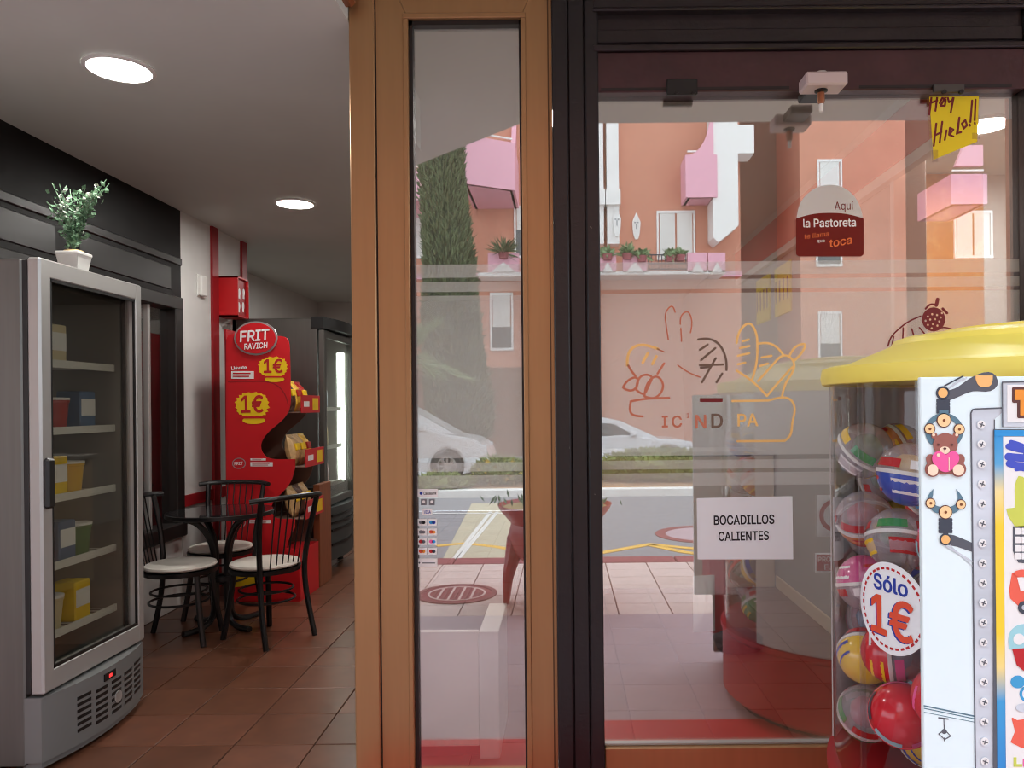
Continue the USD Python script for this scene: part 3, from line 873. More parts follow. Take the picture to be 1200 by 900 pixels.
obj('stem', stems, 'leaf_green', pt)
obj('foliage', blades(np.array(lp), np.array(ld), .028, .019, rng), 'leaf_green', pt, smooth=False, kind='stuff')
obj('blossom', blades(np.array(wp), np.array(wd), .02, .016, rng), 'leaf_pale', pt, smooth=False, kind='stuff')

# ---------------------------------------------------------------- bistro table and chairs
tc = np.array([X(258, 4.94), 4.94 - D, 0])
tb = thing('round_table', 'round dark glass topped bistro table on curved black legs', 'table', tc)
obj('tabletop', lathe([(0, .722), (.30, .722), (.318, .728), (.318, .738), (.312, .744), (0, .744)], tc, 56), 'table_glass', tb)
obj('rim', lathe([(.3185, .716), (.327, .720), (.327, .742), (.3185, .745), (.3185, .716)], tc, 56), 'black_metal', tb)
for k in range(4):
    a = PI / 4 + k * PI / 2 + .25
    pr = [(.25, .716), (.21, .705), (.12, .63), (.065, .52), (.055, .35), (.055, .16), (.08, .06), (.15, .022), (.27, .018)]
    obj('leg', tube(spline([(tc[0] + r * math.cos(a), tc[1] + r * math.sin(a), z) for r, z in pr], 30), .019, 8), 'black_metal', tb)
obj('leg_collar', lathe([(.03, .30), (.078, .30), (.078, .33), (.03, .33), (.03, .30)], tc, 20), 'black_metal', tb)

ch = thing('bistro_chair', 'black bentwood chair side on at the left of the table', 'chair', (0, 0, 0), world=False, group=None)
obj('seat', lathe([(0, .435), (.17, .437), (.198, .445), (.205, .455), (.20, .466), (.17, .474), (0, .478)], (0, 0, 0), 40), 'cream_seat', ch)
obj('seat_ring', lathe([(.15, .412), (.207, .412), (.210, .436), (.15, .436), (.15, .412)], (0, 0, 0), 40), 'black_metal', ch)
for s in (-1, 1):
    obj('leg', tube(spline([(.135, s * .12, .42), (.15, s * .135, .25), (.185, s * .165, .0)], 12), .0175, 8), 'black_metal', ch)
for s in (-1, 1):
    obj('rear_post', tube(spline([(-.235, s * .175, 0), (-.185, s * .165, .22), (-.165, s * .16, .44), (-.195, s * .185, .68), (-.235, s * .20, .86)], 24), .0165, 8), 'black_metal', ch)
for z, r in ((.24, .165), (.30, .155)):
    aa = np.linspace(0, 2 * PI, 37)
    obj('hoop', tube([(r * math.cos(a) - .01, r * math.sin(a), z) for a in aa], .0075, 6), 'black_metal', ch)
obj('top_rail', tube(spline([(-.20, -.25, .862), (-.235, -.20, .868), (-.268, -.1, .872), (-.278, 0, .874), (-.268, .1, .872), (-.235, .20, .868), (-.20, .25, .862)], 30), .016, 8), 'black_metal', ch)
for k in range(6):
    y = -.115 + k * .046
    obj('spindle', tube([(-.172 - .01 * (1 - abs(y) / .12), y * .85, .43), (-.262 + .03 * abs(y) / .12 * .3, y, .866)], .0042, 6), 'black_metal', ch)
place(ch, (X(210, 4.66), 4.66 - D, 0), (0, 0, 6))
dup(ch, (X(309, 4.70), 4.70 - D, 0), (0, 0, 148), 'black bentwood chair with its spindle back to the door')
dup(ch, (X(257, 5.24), 5.24 - D, 0), (0, 0, -92), 'black bentwood chair on the far side of the table')

# ---------------------------------------------------------------- red snack display stand
ZF = 5.55
fs_ = thing('snack_stand', 'red cardboard snack display stand with price bursts on its side', 'display stand', P(305, 702, ZF))
panel = Polygon([(266, 706), (265.5, 398)] + sm([(265.5, 398), (268, 393), (274, 391.5)], 6) + [(330, 394)] + sm([(330, 394), (336, 396), (339, 402), (340, 412)], 8) + sm([(341, 462), (338.5, 482), (328, 495), (311, 511), (306, 524), (312, 535), (322, 538)], 24) + [(346, 538)] +
                sm([(346, 548), (340, 566), (326, 582), (318, 596), (322, 606), (330, 608)], 18) + [(346, 608), (346, 618)] + sm([(346, 618), (338, 634), (336, 642)], 8) + [(350, 644), (352, 700)])
dpt = .42
obj('side_panel', flat(panel, ZF, 0, .006), 'red_card', fs_, smooth=False)
obj('side_panel', flat(panel.intersection(sbox(200, 472, 420, 720)), ZF, -dpt, .006), 'kraft', fs_, smooth=False)
yA, yB = ZF - D, ZF - D + dpt
xb = P(266, 500, ZF)[0]
obj('back_board', bx(xb - .012, xb, yA, yB, .0, P(266, 386, ZF)[2]), 'red_card_dark', fs_)
upper = Polygon([(268, 474), (268, 400), (336, 402), (340.5, 412), (341, 463), (334, 472), (318, 448 + 4), (300, 449), (268, 448)]).buffer(0)
def shelf_at(px, py, w):
    """A sloping tray across the stand, its front lip at (px, py)."""
    q = P(px, py, ZF)
    fr = q[0] + w
    zt = q[2]
    t = obj('tray', bx(fr - .006, fr, yA + .002, yB, zt - .13, zt, .001), 'red_card', fs_)
    obj('tray_floor', side(Polygon([(yA + .007, zt - .13), (yB - .007, zt - .13), (yB - .007, zt - .122), (yA + .007, zt - .122)]), xb + .005, fr - .006), 'kraft', t)
    obj('lip_print', bx(fr, fr + .001, yA + .05, yA + .17, zt - .085, zt - .045), 'white_print', t)
    obj('price_print', bx(fr, fr + .001, yA + .25, yB - .04, zt - .11, zt - .02), 'yellow_print', t)
    return xb, fr, zt - .122


trays = [shelf_at(341, 463, .075), shelf_at(346, 527, .075), shelf_at(346, 588, .075)]
obj('base_front', bx(xb, P(352, 690, ZF)[0], yA + .003, yB, .0, P(350, 646, ZF)[2]), 'red_card', fs_)
# prints on the near side
obj('oval_logo_rim', flat(ell(300.5, 396.5, 25.5, 20), ZF, .001, .012), 'silver_rim', fs_, smooth=False)
lg = obj('oval_logo', flat(ell(300.5, 396.5, 23.5, 18), ZF, .0135, .004), 'red_card', fs_, smooth=False)
obj('lettering', [lettering('FRIT', 299.5, 393.5, 12.5, ZF, .018, .002, wpx=34, rot=3, italic=.12), lettering('RAVICH', 301, 405.5, 6.5, ZF, .018, .002, wpx=27, rot=3, italic=.12)], 'white_print', lg, smooth=False)
for cx_, cy_, w_, h_ in ((320.5, 430, 16.5, 11.5), (296, 474.5, 19, 14.5)):
    pts = []
    for k in range(40):
        a = k / 40 * 2 * PI
        j = 1 + (.06 if k % 2 else -.05) + rng.uniform(-.04, .04)
        pts.append((cx_ + w_ * j * math.copysign(abs(math.cos(a)) ** .75, math.cos(a)), cy_ + h_ * j * math.copysign(abs(math.sin(a)) ** .85, math.sin(a))))
    bp = unary_union([Polygon(pts).buffer(0), ell(cx_ + w_ * .1, cy_ + h_ * 1.25, w_ * .7, h_ * .3)])
    b = obj('price_burst', flat(bp, ZF, .0065, .001), 'yellow_print', fs_, smooth=False)
    obj('price', lettering('1€', cx_, cy_ - 1, h_ * 1.32, ZF, .0078, .001, wpx=w_ * 1.35), 'red_ink', b, smooth=False)
    obj('price_note', flat(sbox(cx_ - w_ * .9, cy_ + h_ * .93, cx_ + w_ * .9, cy_ + h_ * 1.1), ZF, .0078, .001), 'red_card', b, smooth=False)
obj('print_word', lettering('Llévate', 280.5, 431, 4, ZF, .0065, .001, wpx=18, rot=3), 'white_print', fs_, smooth=False)
for x0, x1, y0, y1 in ((271.5, 298, 435, 444), (294, 320, 541.5, 546.5), (294, 312, 537, 539.5), (292, 318, 609, 613)):
    b = obj('print_bar', flat(sbox(x0, y0, x1, y1), ZF, .0065, .001), 'white_print', fs_, smooth=False)
    obj('print_text', flat(unary_union([sbox(x0 + 2, y0 + (y1 - y0) * q, x1 - 3 - 4 * q, y0 + (y1 - y0) * (q + .16)) for q in (.22, .6)]), ZF, .0078, .0008), 'red_ink', b, smooth=False)
for cy_ in (543, 612):
    b = obj('small_logo', flat(ell(280.5, cy_, 8, 6.5).difference(ell(280.5, cy_, 7, 5.6)), ZF, .0065, .001), 'silver_rim', fs_, smooth=False)
    obj('lettering', lettering('FRIT', 280, cy_, 3.6, ZF, .0066, .001, wpx=10, rot=3), 'white_print', b, smooth=False)
obj('yellow_skirt', flat([(268, 666), (304, 662), (304, 684), (268, 689)], ZF, .0065, .001), 'yellow_print', fs_, smooth=False)
obj('curved_fold', flat(line(sm([(268, 447.5), (300, 447), (322, 450), (333, 460), (338, 474)], 20), 1.4), ZF, .0062, .0006), 'red_card_dark', fs_, smooth=False)
nm3 = ['upper', 'middle', 'lower']
for k, (x0, fr, z) in enumerate(trays):
    for j, mm in enumerate((['bag_dark', 'bag_yellow', 'bag_red'], ['bag_tan', 'bag_tan', 'bag_yellow'], ['bag_tan', 'bag_dark', 'bag_tan'])[k]):
        y = yA + .08 + j * .125
        t = thing('snack_bag', f'{ {"bag_dark": "dark", "bag_yellow": "yellow", "bag_red": "red", "bag_tan": "tan"}[mm]} snack bag, {["nearest", "second", "third"][j]} on the {nm3[k]} tray of the red stand', 'snack bag', (fr - .09, y, z), group='snack bags on the red stand')
        pouch(t, (fr - .10, y, z), .12, .09, .235, mm, -.22, j)

# ---------------------------------------------------------------- drinks cooler behind it
ck = thing('drinks_cooler', 'tall steel drinks cooler with a lit glass door and black top', 'cooler', (-2.3, 4.0, 0))
kx0, kx1, ky0, ky1 = -2.72, -2.02, 6.32 - D, 7.20 - D
ktop = P(340, 373, 6.32)[2]
obj('cabinet_side', bx(kx0, kx1, ky0, ky0 + .04, .10, ktop, .006), 'steel', ck)
obj('cabinet_side', bx(kx0, kx1, ky1 - .04, ky1, .10, ktop, .006), 'steel', ck)
obj('cabinet_back', bx(kx0, kx0 + .03, ky0, ky1, .10, ktop), 'white_plastic', ck)
obj('cabinet_roof', bx(kx0, kx1, ky0 + .04, ky1 - .04, ktop - .10, ktop), 'steel_dark', ck)
bw = lambda y: kx1 + .05 + .07 * math.sin(PI * (y - ky0) / (ky1 - ky0))
yk = np.linspace(ky0 - .005, ky1 + .005, 24)
capp = Polygon([(kx1 - .05, yk[0])] + [(bw(y), y) for y in yk] + [(kx1 - .05, yk[-1])])
obj('top_cap', slab(capp, ktop - .085, ktop + .01), 'black_plastic', ck)
obj('base_panel', slab(capp.buffer(-.008), .12, .56), 'dark_grey_plastic', ck)
for z in (.48, .42, .36, .24):
    obj('base_slot', slab(Polygon([(bw(y) - .02, y) for y in yk[3:-3]] + [(bw(y) + .002, y) for y in yk[3:-3][::-1]]), z, z + .018), 'black_plastic', ck)
dz0, dz1 = .575, ktop - .095
dk = obj('door', [bx(kx1 + .01, kx1 + .055, ky0, ky0 + .07, dz0, dz1, .006), bx(kx1 + .01, kx1 + .055, ky1 - .07, ky1, dz0, dz1, .006), bx(kx1 + .01, kx1 + .054, ky0 + .05, ky1 - .05, dz1 - .06, dz1, .006), bx(kx1 + .01, kx1 + .054, ky0 + .05, ky1 - .05, dz0, dz0 + .06, .006)], 'steel', ck)
obj('glass', bx(kx1 + .028, kx1 + .034, ky0 + .06, ky1 - .06, dz0 + .05, dz1 - .05), 'fridge_glass', dk)
obj('light_tube', tube([(kx1 - .035, ky1 - .095, dz0 + .16), (kx1 - .035, ky1 - .095, dz1 - .14)], .035, 12), 'tube_light', ck)
obj('light_tube', tube([(kx0 + .06, ky1 - .10, dz0 + .1), (kx0 + .06, ky1 - .10, dz1 - .1)], .014, 10), 'tube_light', ck)
for z in (.72, 1.05, 1.38):
    obj('shelf', [tube([(kx0 + .05, y, z), (kx1 - .02, y, z)], .004, 5) for y in np.linspace(ky0 + .06, ky1 - .06, 12)] + [bx(kx1 - .03, kx1 - .02, ky0 + .05, ky1 - .05, z - .01, z + .025)], 'white_plastic', ck)
for s in ((kx0 + .08, ky0 + .08), (kx1 - .06, ky0 + .08), (kx0 + .08, ky1 - .08), (kx1 - .06, ky1 - .08)):
    obj('leg', lathe([(0, 0), (.028, 0), (.022, .12), (0, .12)], (*s, 0), 12), 'black_plastic', ck)
cols = [('yellow', 'bag_yellow'), ('blue', 'blue_pack'), ('green', 'green_pack'), ('red', 'bag_red')]
for k, z in enumerate((.72, 1.05, 1.38)):
    for j in range(4):
        cn, mm = cols[(j + k) % 4]
        y = ky0 + .12 + j * .095 + (.2 if j > 1 else 0)
        t = thing('drink_bottle', f'{cn} drink bottle on the {["bottom", "middle", "top"][k]} shelf of the lit cooler', 'bottle', (kx1 - .12, y, z + .005), group='bottles in the lit cooler')
        obj('body', lathe([(0, 0), (.033, 0), (.035, .02), (.035, .13), (.03, .17), (.014, .205), (.014, .215), (0, .215)], (kx1 - .14, y, z + .005), 16), mm, t)
        obj('cap', lathe([(0, .215), (.016, .215), (.016, .235), (0, .236)], (kx1 - .14, y, z + .005), 12), 'white_print', t)
bd = thing('brown_board', 'narrow brown board standing between red stand and drinks cooler', 'board', (X(371, 5.9), 5.9 - D, 0))
obj('plank', bx(X(366.5, 6.0), X(374, 6.0), 5.99 - D, 6.28 - D, 0, P(370, 568, 6.0)[2], .003), 'brown_board', bd)
obj('black_side', bx(X(352, 6.0), X(366.5, 6.0), 6.0 - D, 6.28 - D, 0, P(370, 572, 6.0)[2], .003), 'black_plastic', bd)
# boxes on the white wall
wb = thing('wall_box', 'small white box fixed to the white wall strip', 'box', P(238, 337, 5.8))
ya = -WL * F / (CX - 232) - D
obj('cover', bx(WL, WL + .035, ya, ya + .10, P(238, 348, 5.8)[2], P(238, 324, 5.8)[2], .008), 'white_plastic', wb)
obj('base_plate', bx(WL, WL + .008, ya - .008, ya + .108, P(238, 349, 5.8)[2], P(238, 323, 5.8)[2], .002), 'white_plastic', wb)
rb = thing('extinguisher_sign_box', 'projecting red box sign with white symbols on the wall', 'sign', (WL + .08, 3.25, 2.2))
ya = -WL * F / (CX - 255) - D
zt, zb_ = P(258, 323.5, 6.04)[2], P(258, 371, 6.04)[2]
obj('case', [bx(WL, WL + .168, ya, ya + .012, zb_, zt), bx(WL, WL + .168, ya + .20, ya + .212, zb_, zt), bx(WL, WL + .168, ya, ya + .212, zb_, zb_ + .012), bx(WL, WL + .168, ya, ya + .212, zt - .012, zt)], 'red_sign', rb)
fc = obj('face', bx(WL + .14, WL + .15, ya + .012, ya + .20, zb_ + .012, zt - .012), 'red_card_dark', rb)
for k, (a, b) in enumerate(((.04, .09), (.12, .10), (.05, .20), (.13, .21))):
    e = side(unary_union([ell(ya + a + .02, zb_ + b, .018, .03), sbox(ya + a + .005, zb_ + b - .05, ya + a + .03, zb_ + b - .02)]), WL + .15, WL + .153)
    obj('symbol', e, 'white_print', fc)
rs = thing('red_price_board', 'small red board at the back wall beside the cooler', 'sign', (X(412, 10.2), YB - .02, 2.1))
q0, q1 = P(405, 438, 10.28), P(440, 402, 10.28)
obj('board', bx(q0[0], q1[0], YB - .02, YB, q0[2], q1[2]), 'red_sign', rs)
obj('board_text', [bx(q0[0] + .06, q1[0] - .06, YB - .023, YB - .02, q0[2] + .1 + k * .08, q0[2] + .13 + k * .08) for k in range(4)], 'white_print', rs)

# ---------------------------------------------------------------- right-hand interior
ct = thing('counter', 'beige fronted shop counter at the back on the right', 'counter', (.9, 3.1, 0))
obj('front', bx(-.2, WR - .02, 2.99, 3.04, .0, 1.0, .004), 'beige', ct)
obj('worktop', bx(-.24, WR - .02, 2.985, 3.5, 1.0, 1.04, .006), 'wall_grey', ct)
obj('end_panel', bx(-.2, -.15, 3.04, 3.45, 0, 1.0), 'beige', ct)
rp = thing('red_bin', 'slim red bin with a white bag standing behind the window', 'bin', P(841, 740, 4.6))
q = P(842, 742, 4.68)
obj('body', bx(q[0] - .05, q[0] + .05, q[1], q[1] + .25, 0, .66, .008), 'red_sign', rp)
bagm = pouch_mesh(.14, .10, .34, 3); bagm.apply_transform(trimesh.transformations.rotation_matrix(PI / 2 + .2, [0, 0, 1])); bagm.apply_translation([q[0] - .09, q[1] - .02, .02])
obj('liner_bag', bagm, 'white_plastic', rp)
cb = thing('cloth_bundle', 'dark crumpled bundle on the floor beside the red bin', 'bundle', (q[0] + .05, q[1] - .3, 0))
s = trimesh.creation.icosphere(3, 1.0)
s.vertices *= np.array([.14, .10, .075]) * (1 + .5 * (meshkit.fbm(s.vertices * 2.2 + 5, 3)[:, None] - .5))
s.apply_translation([q[0] + .05, q[1] - .33, .05])
s.vertices[:, 2] = np.maximum(s.vertices[:, 2], .002)
obj('bundle', s, 'cloth_dark', cb)
obj('fold', tube(spline([(q[0] - .07, q[1] - .33, .03), (q[0] + .02, q[1] - .35, .10), (q[0] + .12, q[1] - .34, .06)], 12), .016, 6), 'grey_plastic', cb)
# hanging yellow handwritten sign
ZY = D - .0045
ys = thing('yellow_sign', 'yellow handwritten sign stuck high on the window at the upper right', 'sign', P(1118, 150, ZY))
obj('sheet', flat([(1089, 113.5), (1147, 113), (1145, 166), (1128, 173), (1094, 187)], ZY, 0, .001), 'yellow_paper', ys, smooth=False)
hw = [[(1089, 134), (1092, 108)], [(1096, 130), (1099, 106)], [(1090, 121), (1098, 118)], [(1101, 121), (1104, 115), (1108, 117), (1107, 124), (1102, 124), (1108, 114)], [(1110, 113), (1112, 120), (1116, 117), (1118, 110), (1114, 132)],
      [(1094, 171), (1097, 145)], [(1101, 167), (1104, 143)], [(1095, 159), (1103, 155)], [(1107, 164), (1109, 153)], [(1113, 157), (1117, 152), (1113, 150), (1112, 158), (1117, 160)], [(1121, 157), (1124, 138), (1122, 156), (1126, 155)], [(1129, 150), (1127, 145), (1131, 141), (1133, 147), (1129, 151)],
      [(1137, 143), (1139, 118)], [(1142, 141), (1143, 117)], [(1136, 146), (1136.5, 147.5)], [(1142, 144), (1142.3, 145.5)]]
obj('handwriting', flat(unary_union([line(q, 2.3) for q in hw]).intersection(sbox(1080, 114, 1160, 200)), ZY, .001, .0004), 'dark_red_ink', ys, smooth=False)
for q in (sbox(1092, 176, 1099, 190), sbox(1139, 156, 1149, 163)):
    obj('tape', flat(q, ZY, .0012, .0003), 'clear_plastic', ys, smooth=False)
for k, (za, yy_) in enumerate(((2.05, 3.3), (2.05, 2.75))):
    y2 = thing('yellow_price_sign', ['yellow price sign farther along the right wall under the red fascia', 'yellow price sign nearer along the right wall under the red fascia'][k], 'sign', (WR - .02, yy_, za))
    obj('sheet', bx(WR - .012, WR, yy_ - .2, yy_ + .2, za, za + .36), 'yellow_paper', y2)
    obj('marking', [bx(WR - .0135, WR - .012, yy_ - .15 + j * .1, yy_ - .12 + j * .1, za + .1, za + .26) for j in range(4)], 'dark_red_ink', y2)
po = thing('orange_poster', 'large orange brown poster on the niche wall', 'poster', (2.35, 1.9, 1.6))
q0, q1 = P(1066, 560, 4.79), P(1150, 203, 4.79)
obj('sheet', bx(q0[0], q1[0], 4.785 - D + .1 - .115, 4.80 - D, q0[2], q1[2]), 'orange_poster', po)
obj('caption', [lettering('PIZZAS', 1112, 283, 5, 4.775, .0, .002, bold=True, rot=6), lettering('HELADOS', 1112, 292, 5, 4.775, 0, .002, bold=True, rot=6)], 'black_ink', po, smooth=False)
obj('red_stripe', flat([(1075, 340), (1130, 334), (1148, 338), (1148, 352), (1075, 352)], 4.775, 0, .002), 'red_sign', po, smooth=False)
lb = thing('low_cabinet', 'low pale grey cabinet with a white end board behind the narrow pane', 'cabinet', (X(520, 3.05), .2, 0))
zc = zz(740, 3.05, 530)
obj('front', bx(X(440, 3.05), X(558, 3.05), .19, .215, .05, zc, .003), 'stucco_white', lb)
obj('end_board', bx(X(558.5, 3.05), X(582, 3.05), .185, .62, 0, zc, .003), 'white_plastic', lb)
obj('top', bx(X(440, 3.05), X(558, 3.05), .215, .62, zc - .02, zc - .002), 'dark_grey_plastic', lb)
obj('plinth', bx(X(440, 3.05), X(558, 3.05), .22, .6, 0, .05), 'dark_grey_plastic', lb)

# ---------------------------------------------------------------- capsule machine in front of the window
MX, MZ, MR = 1.33, 2.10, .566
MYc = MZ - D
ZB = 1.516
vm = thing('capsule_machine', 'big toy capsule machine with a yellow lid and printed white front', 'vending machine', (MX, MYc, 0))
zl = P(1200, 440, 1.50)[2]
obj('lid', lathe([(0, zl + .006), (MR + .012, zl + .006), (MR + .018, zl), (MR + .024, zl + .002), (MR + .028, zl + .02), (MR + .024, zl + .046), (MR + .008, zl + .052), (MR - .04, zl + .058), (.40, zl + .110), (.392, zl + .124), (.37, zl + .132), (.30, zl + .140), (.295, zl + .133), (.27, zl + .135), (.265, zl + .149), (.12, zl + .164), (0, zl + .166)], (MX, MYc, 0), 96), 'yellow_lid', vm, smooth=25)
zbase = .36
obj('base_drum', lathe([(0, .04), (MR - .01, .04), (MR + .012, .06), (MR + .012, zbase - .03), (MR + .02, zbase - .02), (MR + .02, zbase), (MR - .004, zbase + .004), (0, zbase + .004)], (MX, MYc, 0), 72), 'drum_red', vm)
obj('foot_ring', lathe([(MR - .1, 0), (MR - .05, 0), (MR - .05, .045), (MR - .1, .045), (MR - .1, 0)], (MX, MYc, 0), 48), 'black_plastic', vm)
obj('clear_drum', lathe([(MR, zbase), (MR, zl + .01)], (MX, MYc, 0), 96), 'clear_plastic', vm, smooth=40)
obj('seam_strip', [bx(MX - MR * math.cos(a) - .006, MX - MR * math.cos(a) + .006, MYc - MR * math.sin(a) - .005, MYc - MR * math.sin(a) + .005, zbase, zl) for a in (.18,)], 'clear_plastic', vm)
xl = P(1078.5, 470, ZB)[0]
xr = 2 * MX - xl
bd0 = obj('front_board', bx(xl, xr, ZB - D, ZB - D + .012, .36, zl - .001, .002), 'panel_white', vm, smooth=False)
tp = obj('coin_cabinet', bx(xl + .10, xr - .1, ZB - D + .002, ZB - D + .03, .05, .36, .006), 'grey_plastic', vm)
PT = .0006


def pr(name, poly, m, lift=0.0, par=None):
    return obj(name, flat(poly, ZB, .0 + lift, PT), m, par or bd0, smooth=False)


L = lambda n: n * .0007
# claw arm at the top with the bear
pr('claw_arm', unary_union([Polygon(sm([(1099, 459), (1118, 456), (1138, 443), (1166, 440), (1168, 452), (1160, 458), (1142, 458), (1122, 465), (1106, 471)], 30)).buffer(.4)]), 'joint_grey')
pr('claw_arm', line([(1110, 456), (1123, 447), (1132, 443)], 2.2), 'panel_grey', L(1))
pr('claw_cable', line([(1107, 452), (1122, 444), (1128, 441)], 1.6), 'joint_dark', L(1))
pr('joint_rim', ell(1104.5, 460.5, 8), 'joint_dark', L(1)); pr('joint', ell(1104.5, 460.5, 5.6), 'peach', L(2))
pr('joint', Polygon([(1143, 440)] + sm([(1143, 444), (1147, 452), (1154, 454), (1161, 451), (1163, 444)], 16) + [(1163, 440)]), 'peach', L(1))
pr('claw_spring', unary_union([sbox(1098, 468 + k * 4.4, 1112, 470.6 + k * 4.4).buffer(.9) for k in range(4)] + [sbox(1102, 468, 1108, 486)]), 'joint_dark', L(1))
pr('claw_spring', sbox(1100, 480, 1111, 486), 'steel_blue', L(2))


def ring_arc(cx, cy, r0, r1, a0, a1, n=20):
    aa = np.radians(np.linspace(a0, a1, n))
    return Polygon([(cx + r1 * math.cos(a), cy + r1 * math.sin(a)) for a in aa] + [(cx + r0 * math.cos(a), cy + r0 * math.sin(a)) for a in aa[::-1]])


pr('claw_jaw', ring_arc(1106, 507, 17, 23, 180, 360), 'steel_blue', L(1))
pr('claw_jaw', Polygon(sm([(1084, 503), (1085, 512), (1092, 521), (1094, 514), (1091, 503)], 14)), 'steel_blue', L(1))
pr('claw_jaw', Polygon(sm([(1128, 503), (1127, 513), (1120, 521), (1118, 514), (1121, 503)], 14)), 'steel_blue', L(1))
for cx_, cy_, r in ((1105.5, 492.5, 7.5), (1089, 502.5, 5.6), (1123.5, 503, 5.6)):
    pr('joint_rim', ell(cx_, cy_, r + 1), 'bear_dark', L(2)); pr('joint', ell(cx_, cy_, r), 'peach_light', L(3)); pr('joint_screw', ell(cx_, cy_, 1.6), 'bronze', L(4))
pr('bear_body', unary_union([ell(1107, 521, 14.5, 13.5), ell(1094, 510.5, 3.6), ell(1119, 510.5, 3.6), ell(1107, 541, 16, 15), ell(1089.5, 538, 5.2, 6), ell(1124.5, 538, 5.2, 6), ell(1092, 549.5, 9, 9.2), ell(1122, 549.5, 9.2, 9.2)]), 'bear_brown', L(4))
for q in (ell(1093, 509.5, 1.8), ell(1120, 509.5, 1.8)):
    pr('bear_ear', q, 'bear_pale', L(5))
pr('bear_muzzle', ell(1106, 527.5, 6, 4.4), 'bear_pale', L(5))
pr('bear_nose', unary_union([ell(1106, 525.5, 1.8, 1.3), line([(1106, 526), (1106, 529)], .7), ell(1098.5, 521, 1.3), ell(1114.5, 521, 1.3)]), 'bear_dark', L(6))
heart = Polygon(sm([(1107, 553), (1094, 545), (1091, 535), (1095, 529.5), (1102, 529.5), (1107, 532.5), (1112, 529.5), (1119, 529.5), (1122.5, 535), (1119, 545)], 40, True))
pr('bear_heart', heart, 'pink_print', L(7))
pr('heart_shine', unary_union([ell(1098, 533, 2), sbox(1110, 536, 1111, 551)]), 'bear_pale', L(8))
for q in (ell(1091.5, 550.5, 6.2, 6.6), ell(1121.5, 550.5, 6.6, 6.4)):
    pr('bear_paw', q, 'bear_pale', L(8))
# lower claw, open upward
pr('claw_jaw', Polygon(sm([(1093.5, 573), (1088, 580), (1086, 588), (1091, 597), (1100, 601), (1104, 596), (1096, 592), (1092, 586), (1093, 580)], 24)), 'steel_blue', L(1))
pr('claw_jaw', Polygon(sm([(1120, 573), (1126, 580), (1129, 588), (1124, 597), (1114, 601), (1110, 596), (1118, 592), (1122, 586), (1122, 580)], 24)), 'steel_blue', L(1))
for cx_, cy_, r in ((1107.5, 600, 7.2), (1090, 589.5, 5), (1125.5, 591, 5)):
    pr('joint_rim', ell(cx_, cy_, r + 1), 'bear_dark', L(2)); pr('joint', ell(cx_, cy_, r), 'peach_light', L(3)); pr('joint_screw', ell(cx_, cy_, 1.6), 'bronze', L(4))
pr('claw_spring', unary_union([sbox(1100.5, 608 + k * 4.4, 1115, 610.6 + k * 4.4).buffer(.9) for k in range(4)] + [sbox(1105, 608, 1111, 626)]), 'joint_dark', L(1))
pr('claw_arm', Polygon([(1110, 627), (1118, 628), (1139.5, 637), (1139.5, 646), (1122, 640), (1107, 637)]).buffer(.8), 'joint_grey', L(0))
pr('claw_cable', unary_union([line([(1109, 640), (1139, 658)], 2.2), line([(1113, 639), (1139, 663)], 1.2)]), 'panel_grey', L(1))
pr('joint_rim', ell(1107.5, 632, 7), 'joint_dark', L(2)); pr('joint', ell(1107.5, 632, 5.2), 'peach', L(3))
# thin crane jib at the bottom
pr('crane_jib', unary_union([line([(1083, 827), (1141, 839)], 1.6), line([(1083, 830), (1141, 842)], 1), line([(1083, 834.5), (1141, 846)], .7)]), 'steel_blue')
pr('crane_hook', unary_union([line([(1100, 841), (1111, 842.5)], 1.6), line([(1106, 842), (1106.5, 856)], 1), ell(1106.5, 857, 3), line([(1100, 860), (1107, 866.5), (1114, 862.5), (1107, 855), (1100, 860)], 1.1), line([(1106.5, 865), (1107, 868)], 1.4)]), 'joint_grey')
# screw strip and title frame
pr('metal_strip', Polygon([(1138, 482), (1140, 479.5), (1180, 478), (1164.5, 492), (1166, 960), (1142.5, 960)]), 'panel_grey', L(0))
pr('strip_outline', unary_union([line([(1143.5, 960), (1139, 600), (1137.5, 484), (1139.5, 480), (1143, 479.3), (1174, 478)], 1.6), line([(1165, 492), (1167, 960)], 1)]), 'joint_grey', L(1))
k = 0
for i in range(20):
    sx, sy = 1149.7 + i * .25, 497.5 + 23.2 * i
    o = pr('screw', ell(sx, sy, 5.6), 'panel_grey', L(2))
    pr('screw_head', ell(sx - .4, sy - .4, 4.6), 'white_print', L(3))
    pr('screw_slot', unary_union([line([(sx - 2.6, sy - 1), (sx + 2.4, sy + 1)], 1.2), line([(sx - .9, sy + 2.4), (sx + .8, sy - 2.5)], 1.2)]), 'joint_grey', L(4))
pr('title_frame', sbox(1173.5, 447, 1290, 500), 'panel_grey', L(2)); pr('title_field', sbox(1179.5, 451, 1290, 495), 'white_print', L(3))
pr('frame_line', line([(1174, 500), (1173.5, 448), (1290, 445)], 1.2), 'joint_grey', L(4))
pr('title_outline', lettering_poly if False else unary_union([sbox(1187, 455.5, 1214, 470), sbox(1193, 457, 1208, 488)]).buffer(2), 'bear_dark', L(4))
pr('title_letter', unary_union([sbox(1188.5, 457.5, 1212, 468), sbox(1195, 458, 1206.5, 486)]).buffer(.8), 'orange_ink', L(5))
obj('title_letters', lettering('OYS', 1246, 472, 30, ZB, L(4), PT, wpx=60), 'orange_ink', bd0, smooth=False)
